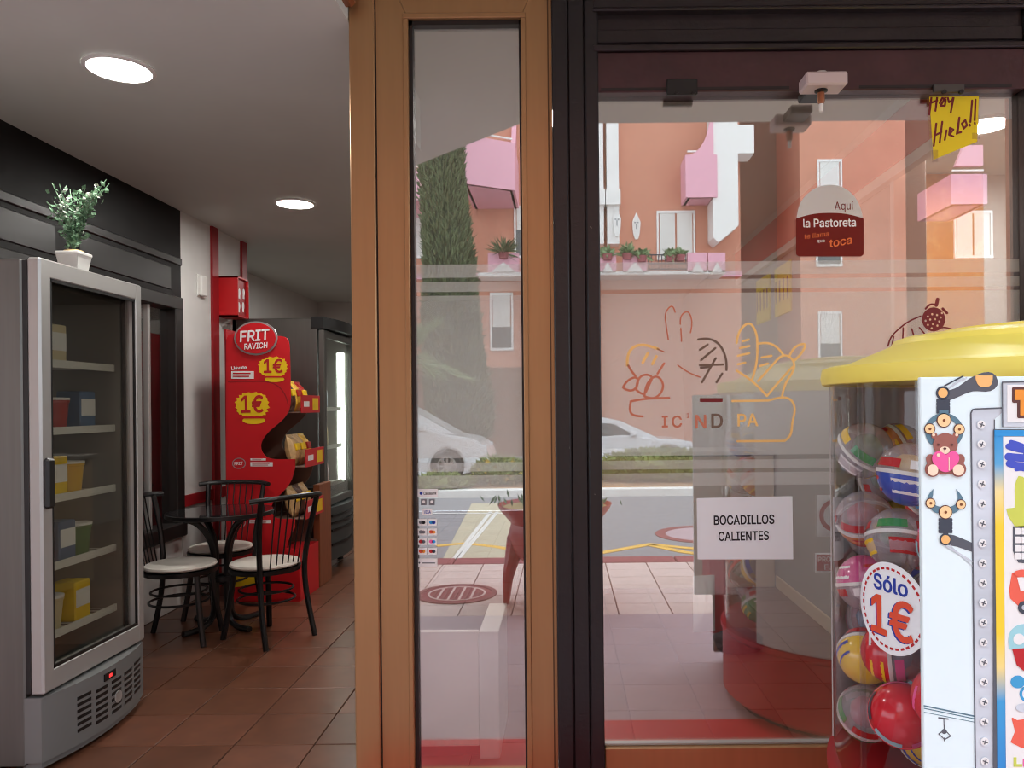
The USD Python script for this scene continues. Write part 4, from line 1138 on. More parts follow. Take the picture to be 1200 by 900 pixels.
# toy poster
pr('poster_back', sbox(1163, 503, 1300, 960), 'joint_grey', L(4))
zg0, zg1 = P(1165, 900, ZB)[2], P(1165, 504, ZB)[2]
M['border_print'] = usdkit.material(stage, '/World/Looks/border_print', {
    'g': ('geometry', {}), 's': ('separate_xyz', {}), 'm': ('map_range', {'from_min': zg0, 'from_max': zg1}),
    'r': ('rgb_ramp', {'ramp': [(0, S(42, 140, 214)), (.2, S(60, 160, 220)), (.3, S(246, 222, 140)), (.4, S(250, 214, 50)), (.72, S(250, 214, 60)), (.82, S(246, 226, 160)), (.9, S(90, 170, 220)), (1, S(42, 150, 220))]}),
    'p': ('principled_bsdf', {'roughness': .4})}, [('g.position', 's.vector'), ('s.z', 'm.value'), ('m.result', 'r.fac'), ('r.color', 'p.base_color')], surface='p.BSDF')
pr('poster_border', Polygon([(1164, 504), (1176, 504), (1181, 960), (1168, 960)]), 'border_print', L(5))
pr('poster_border', sbox(1164, 504, 1300, 511), 'sky_ink', L(6))
pr('poster_field', Polygon([(1174, 511.5), (1300, 511.5), (1304, 960), (1178, 960)]), 'white_print', L(6))
hand = unary_union([line(sm(q, 10), w) for q, w in (([(1196, 522), (1189, 519.5), (1183, 518)], 5), ([(1205, 528), (1190, 526), (1180, 523)], 7), ([(1205, 537), (1190, 536), (1180, 535)], 9), ([(1206, 546), (1190, 545), (1181, 543)], 8), ([(1204, 552), (1194, 549.5), (1189, 550)], 4))] + [ell(1210, 535, 13, 14)])
pr('toy_glove', hand, 'toy_blue', L(7))
pr('toy_blaster', unary_union([Polygon(sm([(1188, 616), (1188, 580), (1190, 562), (1193, 557.5), (1198, 560), (1206, 616)], 24)), Polygon([(1178, 596), (1187, 595), (1188, 616), (1180, 604)])]).buffer(.5), 'toy_green', L(7))
bs = pr('blaster_grip', Polygon([(1186, 617), (1210, 616), (1210, 660), (1192, 658), (1186, 645)]).buffer(.8), 'joint_grey', L(7))
pr('blaster_keys', unary_union([sbox(a, b, a + 5, b + 6).buffer(.8) for a in (1188, 1196, 1204) for b in (619, 629, 639, 648)]), 'white_print', L(8))
pr('toy_ball', ell(1199, 671, 13, 4.5), 'toy_red', L(9))
pr('toy_kart', Polygon([(1185, 672), (1212, 670), (1212, 712), (1196, 712), (1183, 700), (1182, 690)]).buffer(1), 'toy_red', L(7))
pr('kart_window', Polygon([(1190, 676), (1200, 675), (1203, 690), (1194, 692)]), 'white_print', L(8))
pr('kart_wheel', ell(1198, 711, 7, 7.5), 'joint_dark', L(8)); pr('kart_hub', ell(1198, 711, 3), 'panel_grey', L(9))
pr('toy_capsule_top', Polygon(sm([(1181, 760), (1180, 748), (1184, 737), (1194, 731), (1206, 731)], 20) + [(1212, 760)]), 'toy_pale', L(7))
pr('toy_capsule_base', Polygon([(1185, 760), (1212, 758), (1212, 789), (1200, 786), (1190, 778)]).buffer(.6), 'red_ink', L(8))
pr('toy_capsule_ring', ell(1192, 748, 6.5), 'white_print', L(8))
pr('toy_yoyo', unary_union([ell(1191, 798, 8.5, 7.5), ell(1201, 812, 8, 9).difference(ell(1201, 812, 5, 6))]), 'toy_cyan', L(7))
pr('yoyo_base', ell(1197, 828, 8.5, 5), 'panel_grey', L(8))
pr('toy_hand', Polygon([(1185, 841), (1190, 844), (1212, 841), (1212, 872), (1196, 874), (1184, 868), (1189, 856)]).buffer(1.2), 'toy_red', L(7))
pr('toy_clip', unary_union([sbox(1186, 886, 1189.5, 897), sbox(1186, 894, 1196, 897)]), 'toy_green', L(7)); pr('toy_clip', unary_union([sbox(1197, 888, 1200, 897), sbox(1201.5, 888, 1206, 897)]), 'pink_print', L(7))

# round price sticker bent round the clear drum
aa = np.radians(np.linspace(8, 150, 48))
bp_ = Polygon([(MX + (MR + .014) * math.cos(a), MYc + (MR + .014) * math.sin(a)) for a in aa] + [(MX + (MR + .002) * math.cos(a), MYc + (MR + .002) * math.sin(a)) for a in aa[::-1]])
obj('back_panel', slab(bp_, zbase + .004, zl), 'panel_back', vm)
th0 = None
for a in np.linspace(PI, 1.5 * PI, 4000):
    x, z = MX + MR * math.cos(a), MZ + MR * math.sin(a)
    if th0 is None and CX + F * x / z >= 1041:
        th0 = a
zs0 = P(1043, 713, MZ + MR * math.sin(th0))[2]


def wrap(g, off, t=.0006):
    out = []
    for q in polys(g):
        m = trimesh.creation.extrude_polygon(orient(q.segmentize(.02)), t, engine='earcut')
        m = m.subdivide_to_size(.03) if hasattr(m, 'subdivide_to_size') else m
        v = m.vertices
        a, r = th0 + v[:, 0] / MR, MR + off + v[:, 2]
        m.vertices = np.c_[MX + r * np.cos(a), MYc + r * np.sin(a), zs0 + v[:, 1]]
        out.append(m)
    return trimesh.util.concatenate(out)


def txt_poly(t, h, cx, cy, w=None):
    m = words(t, h, True, .001)
    b = m.bounds
    m.apply_translation([-(b[0][0] + b[1][0]) / 2, -h / 2, 0])
    if w:
        m.apply_scale([w / (b[1][0] - b[0][0]), 1, 1])
    tri = m.triangles[np.abs(m.face_normals[:, 2]) > .9][:, :, :2]
    return affinity.translate(unary_union([Polygon(q).buffer(1e-5) for q in tri if Polygon(q).area > 1e-10]), cx, cy)


pst = thing('price_sticker', 'round white price sticker with dashed red border on the clear drum', 'sticker', (MX + MR * math.cos(th0), MYc + MR * math.sin(th0), zs0))
RS = .113
obj('disc', wrap(Point(0, 0).buffer(RS, quad_segs=16), .001), 'paper', pst, smooth=False)
dash = unary_union([ring_arc(0, 0, RS * .84, RS * .89, k * 10, k * 10 + 6, 4) for k in range(36)])
obj('dashed_border', wrap(dash, .002), 'red_ink', pst, smooth=False)
obj('word', wrap(txt_poly('Sólo', RS * .33, 0, RS * .52, RS * .98), .0022), 'blue_ink', pst, smooth=False)
for m, o, dx in (('blue_ink', .002, -.006), ('orange_red_ink', .003, 0)):
    obj('price', wrap(txt_poly('1€', RS * .82, dx + .002, -RS * .2 - abs(dx) * .5, RS * 1.2), o), m, pst, smooth=False)

# capsules: clear top, coloured bottom, printed band, a toy inside
CRD = .081


def hemi(r, z0, z1, n=10, inner=.003):
    aa = np.linspace(math.asin(max(-1, z0 / r)), math.asin(min(1, z1 / r)), n)
    pr_ = [(r * math.cos(a), r * math.sin(a)) for a in aa]
    return lathe([(max(0, x), z) for x, z in pr_], (0, 0, 0), 28)


def capsule(name_label, col, top, band, group):
    t = thing('toy_capsule', name_label, 'toy capsule', (0, 0, 0), world=False, group=group)
    obj('lower_shell', hemi(CRD, -CRD, -.004), col, t, smooth=60)
    obj('upper_shell', hemi(CRD, .004, CRD), top, t, smooth=60)
    obj('rim', lathe([(CRD - .004, -.005), (CRD + .002, -.005), (CRD + .002, .005), (CRD - .004, .005), (CRD - .004, -.005)], (0, 0, 0), 28), top if top != 'capsule_clear' else 'white_plastic', t)
    for k in range(5):
        a0 = k * 1.25
        aa = np.linspace(a0, a0 + .95, 8)
        v, f = [], []
        for a in aa:
            for z in (.012, .034):
                r = math.sqrt((CRD + .0012) ** 2 - z * z)
                v.append((r * math.cos(a), r * math.sin(a), z))
        for i in range(7):
            f += [[2 * i, 2 * i + 2, 2 * i + 1], [2 * i + 1, 2 * i + 2, 2 * i + 3]]
        obj('printed_band', trimesh.Trimesh(v, f, process=False), band[k % len(band)], t, smooth=False)
    for k in range(4):
        a0 = k * 1.57 + .4
        aa = np.linspace(a0, a0 + 1.0, 8)
        v, f = [], []
        for a in aa:
            for z in (-.052, -.016):
                r = math.sqrt((CRD + .0012) ** 2 - z * z)
                v.append((r * math.cos(a), r * math.sin(a), z))
        for i in range(7):
            f += [[2 * i, 2 * i + 2, 2 * i + 1], [2 * i + 1, 2 * i + 2, 2 * i + 3]]
        obj('printed_label', trimesh.Trimesh(v, f, process=False), (['white_print', 'yellow_print'] + list(band))[(k + len(band)) % (2 + len(band))], t, smooth=False)
    s = trimesh.creation.icosphere(2, .042)
    s.vertices *= 1 + .5 * (meshkit.fbm(s.vertices * 30 + 3, 2)[:, None] - .5)
    s.apply_translation([.004, 0, .012])
    obj('toy', s, band[0], t)
    return t


kinds = [
    ('red', 'capsule_red', 'capsule_clear', ('toy_cyan', 'pink_print', 'yellow_print')),
    ('pink', 'capsule_pink', 'capsule_clear', ('white_print', 'red_ink')),
    ('amber', 'capsule_amber', 'capsule_clear', ('red_ink', 'yellow_print')),
    ('blue', 'capsule_blue', 'capsule_clear', ('yellow_print', 'red_ink', 'white_print')),
    ('green', 'capsule_green', 'capsule_clear', ('red_ink', 'capsule_green', 'yellow_print')),
    ('yellow', 'capsule_yellow', 'capsule_clear', ('blue_ink', 'red_ink')),
    ('solid red', 'capsule_clear', 'capsule_red', ('toy_pale', 'pink_print', 'joint_dark')),
    ('clear', 'capsule_clear', 'capsule_clear', ('capsule_green', 'red_ink', 'yellow_print')),
]
protos = {}


def put_capsule(k, loc, rot, label=None, where=''):
    nm, c, tpm, bnd = kinds[k]
    g = None if label else f'{nm} bottomed toy capsules piled in the machine'
    lab = label or f'capsule with {"a clear" if nm == "clear" else "a red-lid" if nm == "solid red" else "an amber" if nm == "amber" else "a " + nm} half {where}'
    if k not in protos:
        protos[k] = capsule(lab, c, tpm, bnd, g)
        place(protos[k], loc, rot)
    else:
        o = dup(protos[k], loc, rot, lab, group=g or '-')
        if label:
            o.SetCustomDataByKey('group', 'labelled toy capsules at the drum wall')


def on_drum(px, py, r):
    best = None
    for a in np.linspace(PI * .9, 1.6 * PI, 3000):
        x, z = MX + r * math.cos(a), MZ + r * math.sin(a)
        e = abs(CX + F * x / z - px)
        if best is None or e < best[0]:
            best = (e, x, z)
    p = P(px, py, best[2])
    return np.array([best[1], best[2] - D, p[2]])


spots = []
front = [(6, (1053, 838), (62, 0, -22), 'toy capsule with a bright red dome facing out low in the drum'), (7, (1051, 632), (15, -20, 205), 'clear toy capsule with green and red bands under the title board edge'),
         (2, (1010, 608), (-20, 25, 190), 'amber toy capsule with red and yellow band near the drum top'), (1, (1012, 683), (170, 10, 60), 'magenta toy capsule half behind the round price sticker'),
         (3, (1066, 556), (10, 0, 100), 'blue bottomed toy capsule at the top of the pile by the board'), (7, (999, 528), (40, 20, 10), 'clear empty looking toy capsule topmost at the left'),
         (5, (1012, 768), (60, 20, 140), 'yellow toy capsule showing its band just below the price sticker'), (4, (992, 836), (-35, 30, 210), 'green toy capsule beside the red domed one'), (0, (996, 922), (40, 60, 250), 'red bottomed toy capsule lowest at the left of the drum')]
for k, (px, py), rot, lab in front:
    p = on_drum(px, py, MR - CRD - .01)
    spots.append(p)
    put_capsule(k, p, rot, lab)
cand = []
for li in range(6):
    z = zbase + CRD + .006 + li * .137
    for ring, n in ((MR - CRD - .008, 18), (.315, 11), (.15, 5)):
        for q in range(n):
            a = 2 * PI * (q + .5 * (li % 2)) / n
            if math.radians(262) < a < math.radians(360) and ring > .4:
                continue
            if ring < .4 and not (math.radians(10) < a < math.radians(270)):
                continue
            cand.append(np.array([MX + ring * math.cos(a), MYc + ring * math.sin(a), z + rng.uniform(-.006, .006)]))
for _ in range(2500):
    a, r_ = rng.uniform(math.radians(100), math.radians(262)), MR - CRD - .006 - abs(rng.normal()) * .05
    cand.append(np.array([MX + r_ * math.cos(a), MYc + r_ * math.sin(a), rng.uniform(zbase + CRD + .006, 1.25)]))
for p in cand:
    if all(np.linalg.norm(p - s) > 1.95 * CRD for s in spots) and p[2] < 1.27:
        spots.append(p)
        li = min(5, int((p[2] - zbase) / .137))
        dx_, dy_ = p[0] - MX, p[1] - MYc
        wh = 'in the core' if math.hypot(dx_, dy_) < .4 else 'on the street side' if dy_ < -.2 else 'on the doorway side' if dx_ < -.2 else 'on the window side'
        put_capsule(int(rng.integers(len(kinds))), p, tuple(rng.uniform(0, 360, 3)), None, f'{wh} of the {["lowest", "second", "third", "fourth", "fifth", "top"][li]} layer')

# ---------------------------------------------------------------- the street in front, which the glass reflects
pv = thing('pavement', 'pink tiled pavement in front of the porch', None, kind='structure')
yk0, yk1 = -2.27, -3.95
obj('bed', bx(-9, 9, yk1, yk0, -.10, -.012), 'pave_joint', pv)
TX = .36
for r in range(6):
    for c in range(40):
        x0 = -7.2 + c * TX + (r % 2) * .18 * 0
        ya, yb = yk0 - r * .28, yk0 - (r + 1) * .28
        if abs(x0) > 4.4:
            continue
        obj('tile', bx(x0 + .004, x0 + TX - .004, yb + .004, ya - .004, -.03, rng.uniform(-.001, .001), .003), 'pave_tile' if rng.random() < .6 else 'pave_tile_b', pv, smooth=False)
obj('plain_slab', bx(-9, -4.76, yk1, yk0, -.03, 0), 'pave_tile', pv)
obj('plain_slab', bx(4.76, 9, yk1, yk0, -.03, 0), 'pave_tile', pv)
obj('porch_floor', bx(-9, 9, yk0, 0, -.12, 0), 'pavement_mauve', kind='structure')
tag(stage.GetPrimAtPath('/World/porch_floor'), 'smooth mauve porch floor in front of the shop')
obj('doorstep', slab(Polygon([(-.8, -.07), (-.8, -.36), (-.05, -.36), (-.05, -.54), (1.75, -.54), (1.75, -.07)]), -.002, .006), 'red_floor', kind='structure')
tag(stage.GetPrimAtPath('/World/doorstep'), 'bright red painted strip along the doorstep')
kb = thing('kerb', 'dark pink kerb between pavement and road', None, kind='structure')
for c in range(18):
    x0 = -9 + c
    obj('kerb_stone', bx(x0 + .004, x0 + .996, -4.22, yk1, -.16, .004, .01), 'kerb_red', kb)
rd = thing('road', 'light grey street with yellow markings', None, kind='structure')
ZR = -.13
obj('asphalt', bx(-30, 30, -20.6, -4.22, -.4, ZR), 'asphalt', rd)
def road_poly(pts, z):
    return Polygon([(VG(a, b, z)[0], VG(a, b, z)[1]) for a, b in pts])
def road_line(pts, w, z):
    return LineString([(VG(a, b, z)[0], VG(a, b, z)[1]) for a, b in pts]).buffer(w / 2, cap_style=2)
obj('pale_lane', slab(road_poly([(516, 661), (553, 590), (690, 590), (690, 661)], ZR), ZR, ZR + .004), 'road_pale', rd)
for pts in ([(512, 640), (545, 637), (580, 641), (640, 651)], [(660, 656), (705, 648), (762, 638), (800, 642), (850, 646)], [(762, 639), (800, 647), (860, 655)]):
    obj('yellow_line', slab(road_line(pts, .10, ZR), ZR + .0005, ZR + .006), 'road_yellow', rd)
for pts in ([(529, 660), (575, 600)], [(533, 660), (583, 600)], [(500, 602), (620, 602)]):
    obj('white_line', slab(road_line(pts, .05, ZR), ZR + .004, ZR + .008), 'road_white', rd)
g0 = VG(830, 626, ZR)
aa = np.linspace(0, 2 * PI, 60)
obj('cover_ring', slab(Point(g0[0], g0[1]).buffer(.62).difference(Point(g0[0], g0[1]).buffer(.5)), ZR, ZR + .006), 'iron', rd)
obj('cover_plate', slab(Point(g0[0], g0[1]).buffer(.5), ZR, ZR + .003), 'pavement_mauve', rd)
vb = thing('verge', 'sandy planting strip across the street', None, kind='structure')
obj('far_kerb', bx(-30, 30, -10.2, -9.95, -.3, .0, .01), 'road_white', vb)
obj('bed', bx(-30, 30, -12.4, -10.2, -.3, -.02), 'soil', vb)
# manhole
mp = VG(535.5, 696, 0)
mh = thing('manhole_cover', 'round reddish iron manhole cover in the pink pavement', 'manhole cover', (mp[0], mp[1], 0))
obj('rim', lathe([(.262, .001), (.30, .001), (.30, .007), (.262, .007), (.262, .001)], (mp[0], mp[1], 0), 48), 'iron', mh)
obj('plate', lathe([(0, .001), (.26, .001), (.26, .004), (0, .004)], (mp[0], mp[1], 0), 48), 'kerb_red', mh)
obj('tread_ring', lathe([(.20, .004), (.215, .004), (.215, .008), (.20, .008), (.20, .004)], (mp[0], mp[1], 0), 40), 'pave_tile', mh)
for k in range(9):
    u = -.16 + k * .04
    hl = math.sqrt(.19 ** 2 - u ** 2)
    obj('tread_bar', bx(mp[0] + u - .008, mp[0] + u + .008, mp[1] - hl, mp[1] + hl, .003, .008), 'pave_tile' if k % 2 else 'iron', mh)
# red planter
rpz = V(650, 600, 5.45)
rl = thing('red_planter', 'glossy red bowl planter on looped legs holding dry plants', 'planter', (rpz[0], rpz[1], 0))
zt = .705
obj('bowl', lathe([(0, zt - .20), (.20, zt - .20), (.30, zt - .14), (.385, zt - .04), (.405, zt), (.39, zt), (.36, zt - .04), (0, zt - .05)], (rpz[0], rpz[1], 0), 56), 'planter_red', rl)
obj('soil', lathe([(0, zt + .005), (.2, zt), (.375, zt - .022), (.36, zt - .04), (0, zt - .05)], (rpz[0], rpz[1], 0), 40), 'straw', rl)
for k in range(3):
    a = PI + k * 2 * PI / 3
    loop = [(.27, -.03, zt - .24), (.31, -.10, zt - .42), (.335, -.10, .16), (.345, -.055, .03), (.35, 0, .012), (.345, .055, .03), (.335, .10, .16), (.31, .10, zt - .42), (.27, .03, zt - .24)]
    m = tube(spline([(x * math.cos(a) - y * math.sin(a) + rpz[0], x * math.sin(a) + y * math.cos(a) + rpz[1], z) for x, y, z in loop], 40), np.r_[np.linspace(.07, .024, 16), np.full(8, .022), np.linspace(.024, .07, 16)], 10)
    obj('leg', m, 'planter_red', rl)
obj('stem_cup', lathe([(0, .30), (.22, .30), (.30, .36), (.33, zt - .22), (.31, zt - .13), (0, zt - .13)], (rpz[0], rpz[1], 0), 32), 'planter_red', rl)
n = 220
pp_ = np.c_[rpz[0] + rng.normal(size=n) * .16, rpz[1] + rng.normal(size=n) * .16, np.full(n, zt)]
obj('plants', blades(pp_, np.c_[rng.normal(size=(n, 2)) * .6, np.ones(n)], rng.uniform(.04, .09, n), .02, rng), 'leaf_green', rl, smooth=False, kind='stuff')

# opposite building
ZO = 24.0
yo = D - ZO
ab = thing('apartment_building', 'orange brick apartment building with pink balconies across the street', 'building', (0, yo - 4, 0))
xa = V(868, 300, ZO)[0]; xb_ = V(938, 300, ZO)[0]
obj('facade_wall', bx(-22, xa, yo - 6, yo, -.4, 15), 'brick_orange', ab)
xc_ = V(1062, 300, ZO)[0]
obj('facade_wall', bx(xb_, xc_, yo - 6, yo, -.4, 15), 'brick_orange', ab)
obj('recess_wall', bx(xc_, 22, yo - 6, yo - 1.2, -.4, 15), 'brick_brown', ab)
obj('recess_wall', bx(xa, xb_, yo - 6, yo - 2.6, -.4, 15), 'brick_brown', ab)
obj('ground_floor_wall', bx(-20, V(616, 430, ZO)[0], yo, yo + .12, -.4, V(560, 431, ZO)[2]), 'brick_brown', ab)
obj('string_course', bx(-22, xa, yo, yo + .14, V(700, 326, ZO)[2], V(700, 320, ZO)[2]), 'pink_paint', ab)


def win(x0, x1, y0, y1, split=1, shade=1.0, Z=ZO):
    a, b = V(x0, y1, Z), V(x1, y0, Z)
    f = obj('window', [bx(a[0] - .06, b[0] + .06, yo - .02, yo + .05, b[2], b[2] + .08), bx(a[0] - .06, b[0] + .06, yo - .02, yo + .08, a[2] - .08, a[2]), bx(a[0] - .06, a[0], yo - .02, yo + .05, a[2], b[2]), bx(b[0], b[0] + .06, yo - .02, yo + .05, a[2], b[2])], 'stucco_white', ab)
    zm = b[2] - (b[2] - a[2]) * shade
    w = (b[0] - a[0]) / split
    for k in range(split):
        obj('shutter', bx(a[0] + w * k + .03, a[0] + w * (k + 1) - .03, yo, yo + .03, zm, b[2]), 'shutter', f)
    if shade < 1:
        obj('pane', bx(a[0], b[0], yo, yo + .02, a[2], zm), 'window_dark', f)


win(772, 812, 250, 302, 2); win(605, 640, 244, 300, 1, .45); win(577, 599, 346, 408, 1, .6); win(960, 984, 190, 232, 1, .7); win(961, 984, 368, 424, 1, .62); win(958, 984, 262, 310, 1, .8); win(420, 470, 250, 300, 2)
for dx in (-340, -220, 420, 560):
    win(700 + dx, 740 + dx, 250, 300, 2); win(700 + dx, 740 + dx, 60, 115, 2)


def balcony(x0, x1, ztop, zbot, depth, skew, m='pink_paint', wing=None):
    """A solid fronted balcony; its front swings out by skew from the left end to the right."""
    pl = Polygon([(x0, yo), (x0, yo + depth + skew), (x1, yo + depth), (x1, yo)])
    b = obj('balcony', slab(pl.difference(affinity.scale(pl, .9, .9)) if False else pl, zbot, zbot + .18), m, ab)
    fr = LineString([(x0, yo), (x0, yo + depth + skew), (x1, yo + depth), (x1, yo)]).buffer(.07, cap_style=2, join_style=2)
    obj('parapet', slab(fr, zbot, ztop), m, b)
    obj('handrail', tube([(x0, yo + depth + skew, ztop + .12), (x1, yo + depth, ztop + .12)], .03, 6), 'stucco_white', b)
    return b


Zb = 22.0
for (xl_, xr_, yt, yb_, sk) in ((420, 503, 200, 236, .0), (548, 600, 168, 224, .7)):
    a, b = V(xl_, yb_, Zb), V(xr_, yt, Zb)
    q = balcony(a[0], b[0], b[2], a[2], ZO - Zb, sk)
    arc = [(0, 0), (0, 1.6)] + [(1.7 - 1.7 * math.cos(t) * 0 - 1.7 * (1 - math.sin(t)) * 0 + 0, 0) for t in ()]
    wing = Polygon([(yo, b[2]), (yo, b[2] + 1.9)] + [(yo + 1.9 * (1 - math.cos(t)), b[2] + 1.9 * (1 - math.sin(t))) for t in np.linspace(.05, PI / 2, 14)])
    obj('wing_wall', side(wing.buffer(.001), b[0] - .12, b[0] + .02), 'pink_paint', q)
    obj('wing_wall', side(wing.buffer(.001), a[0] - .02, a[0] + .12), 'pink_paint', q)
Zc_ = 23.1
a, b = V(806, 232, Zc_), V(837, 182, Zc_)
q = balcony(a[0], b[0], b[2], a[2], ZO - Zc_, 0)
arcw = Polygon([(a[0], b[2])] + [(a[0] + .72 * math.sin(t), b[2] + 1.5 * (1 - math.cos(t))) for t in np.linspace(0, PI / 2, 12)] + [(b[0] - .03, b[2] + 2.4), (b[0] - .03, b[2])]).buffer(0)
obj('curved_screen', plate(arcw, yo + ZO - Zc_ + .06, .14, -1), 'pink_paint', q)
a, b = V(836, 284, Zc_), V(868, 118, Zc_)
fin = Polygon([(a[0], b[2] + 4), (b[0] - .1, b[2] + 4), (b[0] - .1, a[2] + .5), (a[0] + .15, a[2]), (a[0], a[2] + .15)])
obj('white_fin', plate(fin, yo + .9, .88, -1), 'stucco_white', ab)
obj('fin_box', bx(b[0] - .12, b[0] + .4, yo + .1, yo + .9, V(860, 180, Zc_)[2], V(860, 146, Zc_)[2], .02), 'stucco_white', ab)
for x0, x1 in ((701, 706), (712, 724)):
    a, b = V(x0, 285, 23.5), V(x1, 60, 23.5)
    o = obj('downpipe', bx(a[0], b[0], yo, yo + .4, a[2], b[2]), 'stucco_white', ab)
    a, b = V(x0 - 2, 240, 23.5), V(x1 + 3, 222, 23.5)
    obj('pipe_box', bx(a[0], b[0], yo, yo + .55, a[2], b[2]), 'stucco_white', o)
a, b = V(1116, 240, Zb), V(1152, 170, Zb)
q = balcony(a[0], b[0], V(1116, 205, Zb)[2], a[2], 2.0, 0)
obj('curved_screen', plate(Polygon([(a[0] + .1, V(0, 205, Zb)[2]), (a[0] + .35, b[2]), (b[0], b[2]), (b[0], V(0, 205, Zb)[2])]), yo + 2.0, .14, -1), 'pink_paint', q)
# first floor terrace with pink triangular fronts
ter = obj('terrace', bx(V(560, 320, 23)[0], V(850, 320, 23)[0], yo, yo + 1.0, V(700, 322, 23)[2], V(700, 318, 23)[2]), 'stucco_white', ab)
for x0, x1 in ((572, 608), (702, 722), (730, 758), (806, 828), (830, 850)):
    a, b = V(x0, 319, 23), V(x1, 296, 23)
    obj('planter_front', bx(a[0], b[0], yo + .8, yo + 1.0, a[2], b[2]), 'pink_paint', ter)
    obj('gusset', plate(Polygon([(a[0] + .1, a[2]), (b[0] - .1, a[2]), ((a[0] + b[0]) / 2, (a[2] + b[2]) / 2)]), yo + 1.03, .03, 1), 'stucco_white', ter)
a, b = V(760, 319, 23), V(804, 298, 23)
obj('railing', [tube([(a[0], yo + .95, z), (b[0], yo + .95, z)], .02, 5) for z in (a[2] + .1, (a[2] + b[2]) / 2, b[2])] + [tube([(x, yo + .95, a[2]), (x, yo + .95, b[2])], .015, 5) for x in np.linspace(a[0], b[0], 12)], 'joint_dark', ter)


def tuft(name, label, px, py, Z, r, n, m, L_, group=None, W=.06):
    c = V(px, py, Z)
    t = thing(name, label, 'plant', c)
    obj('pot', lathe([(0, -.18), (.12, -.18), (.16, 0), (.13, 0), (0, -.02)], c, 16), 'kerb_red', t)
    d = rng.normal(size=(n, 3)) * [1, .8, .6] + [0, 0, .75]
    d /= np.linalg.norm(d, axis=1, keepdims=True)
    obj('leaves', blades(np.tile(c, (n, 1)) + rng.normal(size=(n, 3)) * .05, d, r * rng.uniform(.6, 1.05, n), W, rng), m, t, smooth=False)


tuft('spiky_plant', 'dark spiky plant on the pink terrace wall behind the cypress', 590, 296, 22.9, .62, 90, 'cypress_green', .6)
for k, (px, py, r) in enumerate(((712, 298, .3), (735, 297, .36), (752, 300, .3), (786, 300, .3), (797, 299, .26))):
    tuft('terrace_plant', ['leafy terrace plant nearest the white downpipe', 'leafy terrace plant below the carved ornaments', 'leafy terrace plant left of the railing', 'leafy terrace plant behind the railing', 'leafy terrace plant at the right end of the railing'][k], px, py, 22.95, r, 60, 'palm_green', .3, None, .12)
for k, px in enumerate((722, 746)):
    c = V(px, 264, 23.9)
    off = .42 if k == 0 else .0
    t = thing('wall_ornament', ['white pointed wall ornament beside the downpipe', 'white pointed wall ornament nearer the shuttered window'][k], 'ornament', c)
    g = Polygon([(-.13, .12), (0, .42), (.13, .12), (.10, -.25), (.05, -.42), (-.05, -.42), (-.10, -.25)])
    obj('plaque', plate(affinity.translate(g, c[0], c[2]), yo + .05 + off, .05, -1), 'stucco_white', t, smooth=False)
    obj('carving', plate(affinity.translate(unary_union([sbox(-.07, .08, -.02, .11), sbox(.02, .08, .07, .11), sbox(-.012, -.1, .012, .06)]), c[0], c[2]), yo + .061 + off, .012, -1), 'joint_grey', t, smooth=False)

# cypress
cy = V(540, 480, 19.0); cy[2] = -.05
cyp = thing('cypress_tree', 'tall dark columnar cypress tree across the street', 'tree', cy)
prof = [(.4, .35), (.72, .7), (.80, 1.4), (.72, 2.6), (.58, 5.1), (.48, 8.2), (.36, 10.5), (.2, 12), (0, 12.7)]
LEAN = np.array([-.055, 0.0])
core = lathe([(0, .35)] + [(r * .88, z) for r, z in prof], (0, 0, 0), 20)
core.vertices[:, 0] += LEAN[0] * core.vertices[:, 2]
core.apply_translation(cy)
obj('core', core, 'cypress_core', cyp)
obj('trunk', lathe([(0, -.3), (.16, -.3), (.13, .6), (0, .6)], cy, 12), 'bark', cyp)
n = 20000
zz_ = rng.uniform(.3, 12.4, n)
rr_ = np.interp(zz_, [p[1] for p in prof], [p[0] for p in prof])
an = rng.uniform(0, 2 * PI, n)
bump_ = 1 + .08 * np.sin(an * 5 + zz_ * 1.7) + rng.normal(size=n) * .05
pts = np.c_[cy[0] + LEAN[0] * zz_ + rr_ * .94 * bump_ * np.cos(an), cy[1] + rr_ * .94 * bump_ * np.sin(an), cy[2] + zz_]
dr_ = np.c_[np.cos(an) * .5, np.sin(an) * .5, np.ones(n)] + rng.normal(size=(n, 3)) * .3
obj('foliage', blades(pts, dr_, rng.uniform(.10, .24, n), .055, rng), 'cypress_green', cyp, smooth=False, kind='stuff')
# palm
pb = V(478, 470, 15.2); pb[2] = -.05
pal = thing('palm_tree', 'short pale fan palm with drooping fronds beside the cypress', 'palm', pb)
zc_ = V(480, 418, 15.2)[2]
obj('trunk', lathe([(0, 0), (.20, 0), (.16, .3), (.15, zc_), (0, zc_ + .1)], pb, 14), 'bark', pal)
for k in range(15):
    a = k * 2.399; el = [1.05, .7, .35, -.05, -.4][k % 5]
    Lf = 1.15
    pts, ds = [], []
    ax = np.array([math.cos(a) * math.cos(el), math.sin(a) * math.cos(el), math.sin(el)])
    rach = [pb + [0, 0, zc_] + ax * t * Lf + np.array([0, 0, -.35 * t * t]) for t in np.linspace(0, 1, 10)]
    for i in range(44):
        t = .2 + .8 * i / 43
        p = pb + [0, 0, zc_] + ax * t * Lf + np.array([0, 0, -.35 * t * t])
        sd = np.cross(ax, [0, 0, 1.0]); sd /= np.linalg.norm(sd)
        for s in (-1, 1):
            pts.append(p); ds.append(ax * .9 + sd * s * .8 + np.array([0, 0, -.15]) + rng.normal(size=3) * .12)
    obj('frond', [tube(rach, .012, 5), blades(np.array(pts), np.array(ds), .34, .022, rng)], 'palm_green', pal, smooth=False)


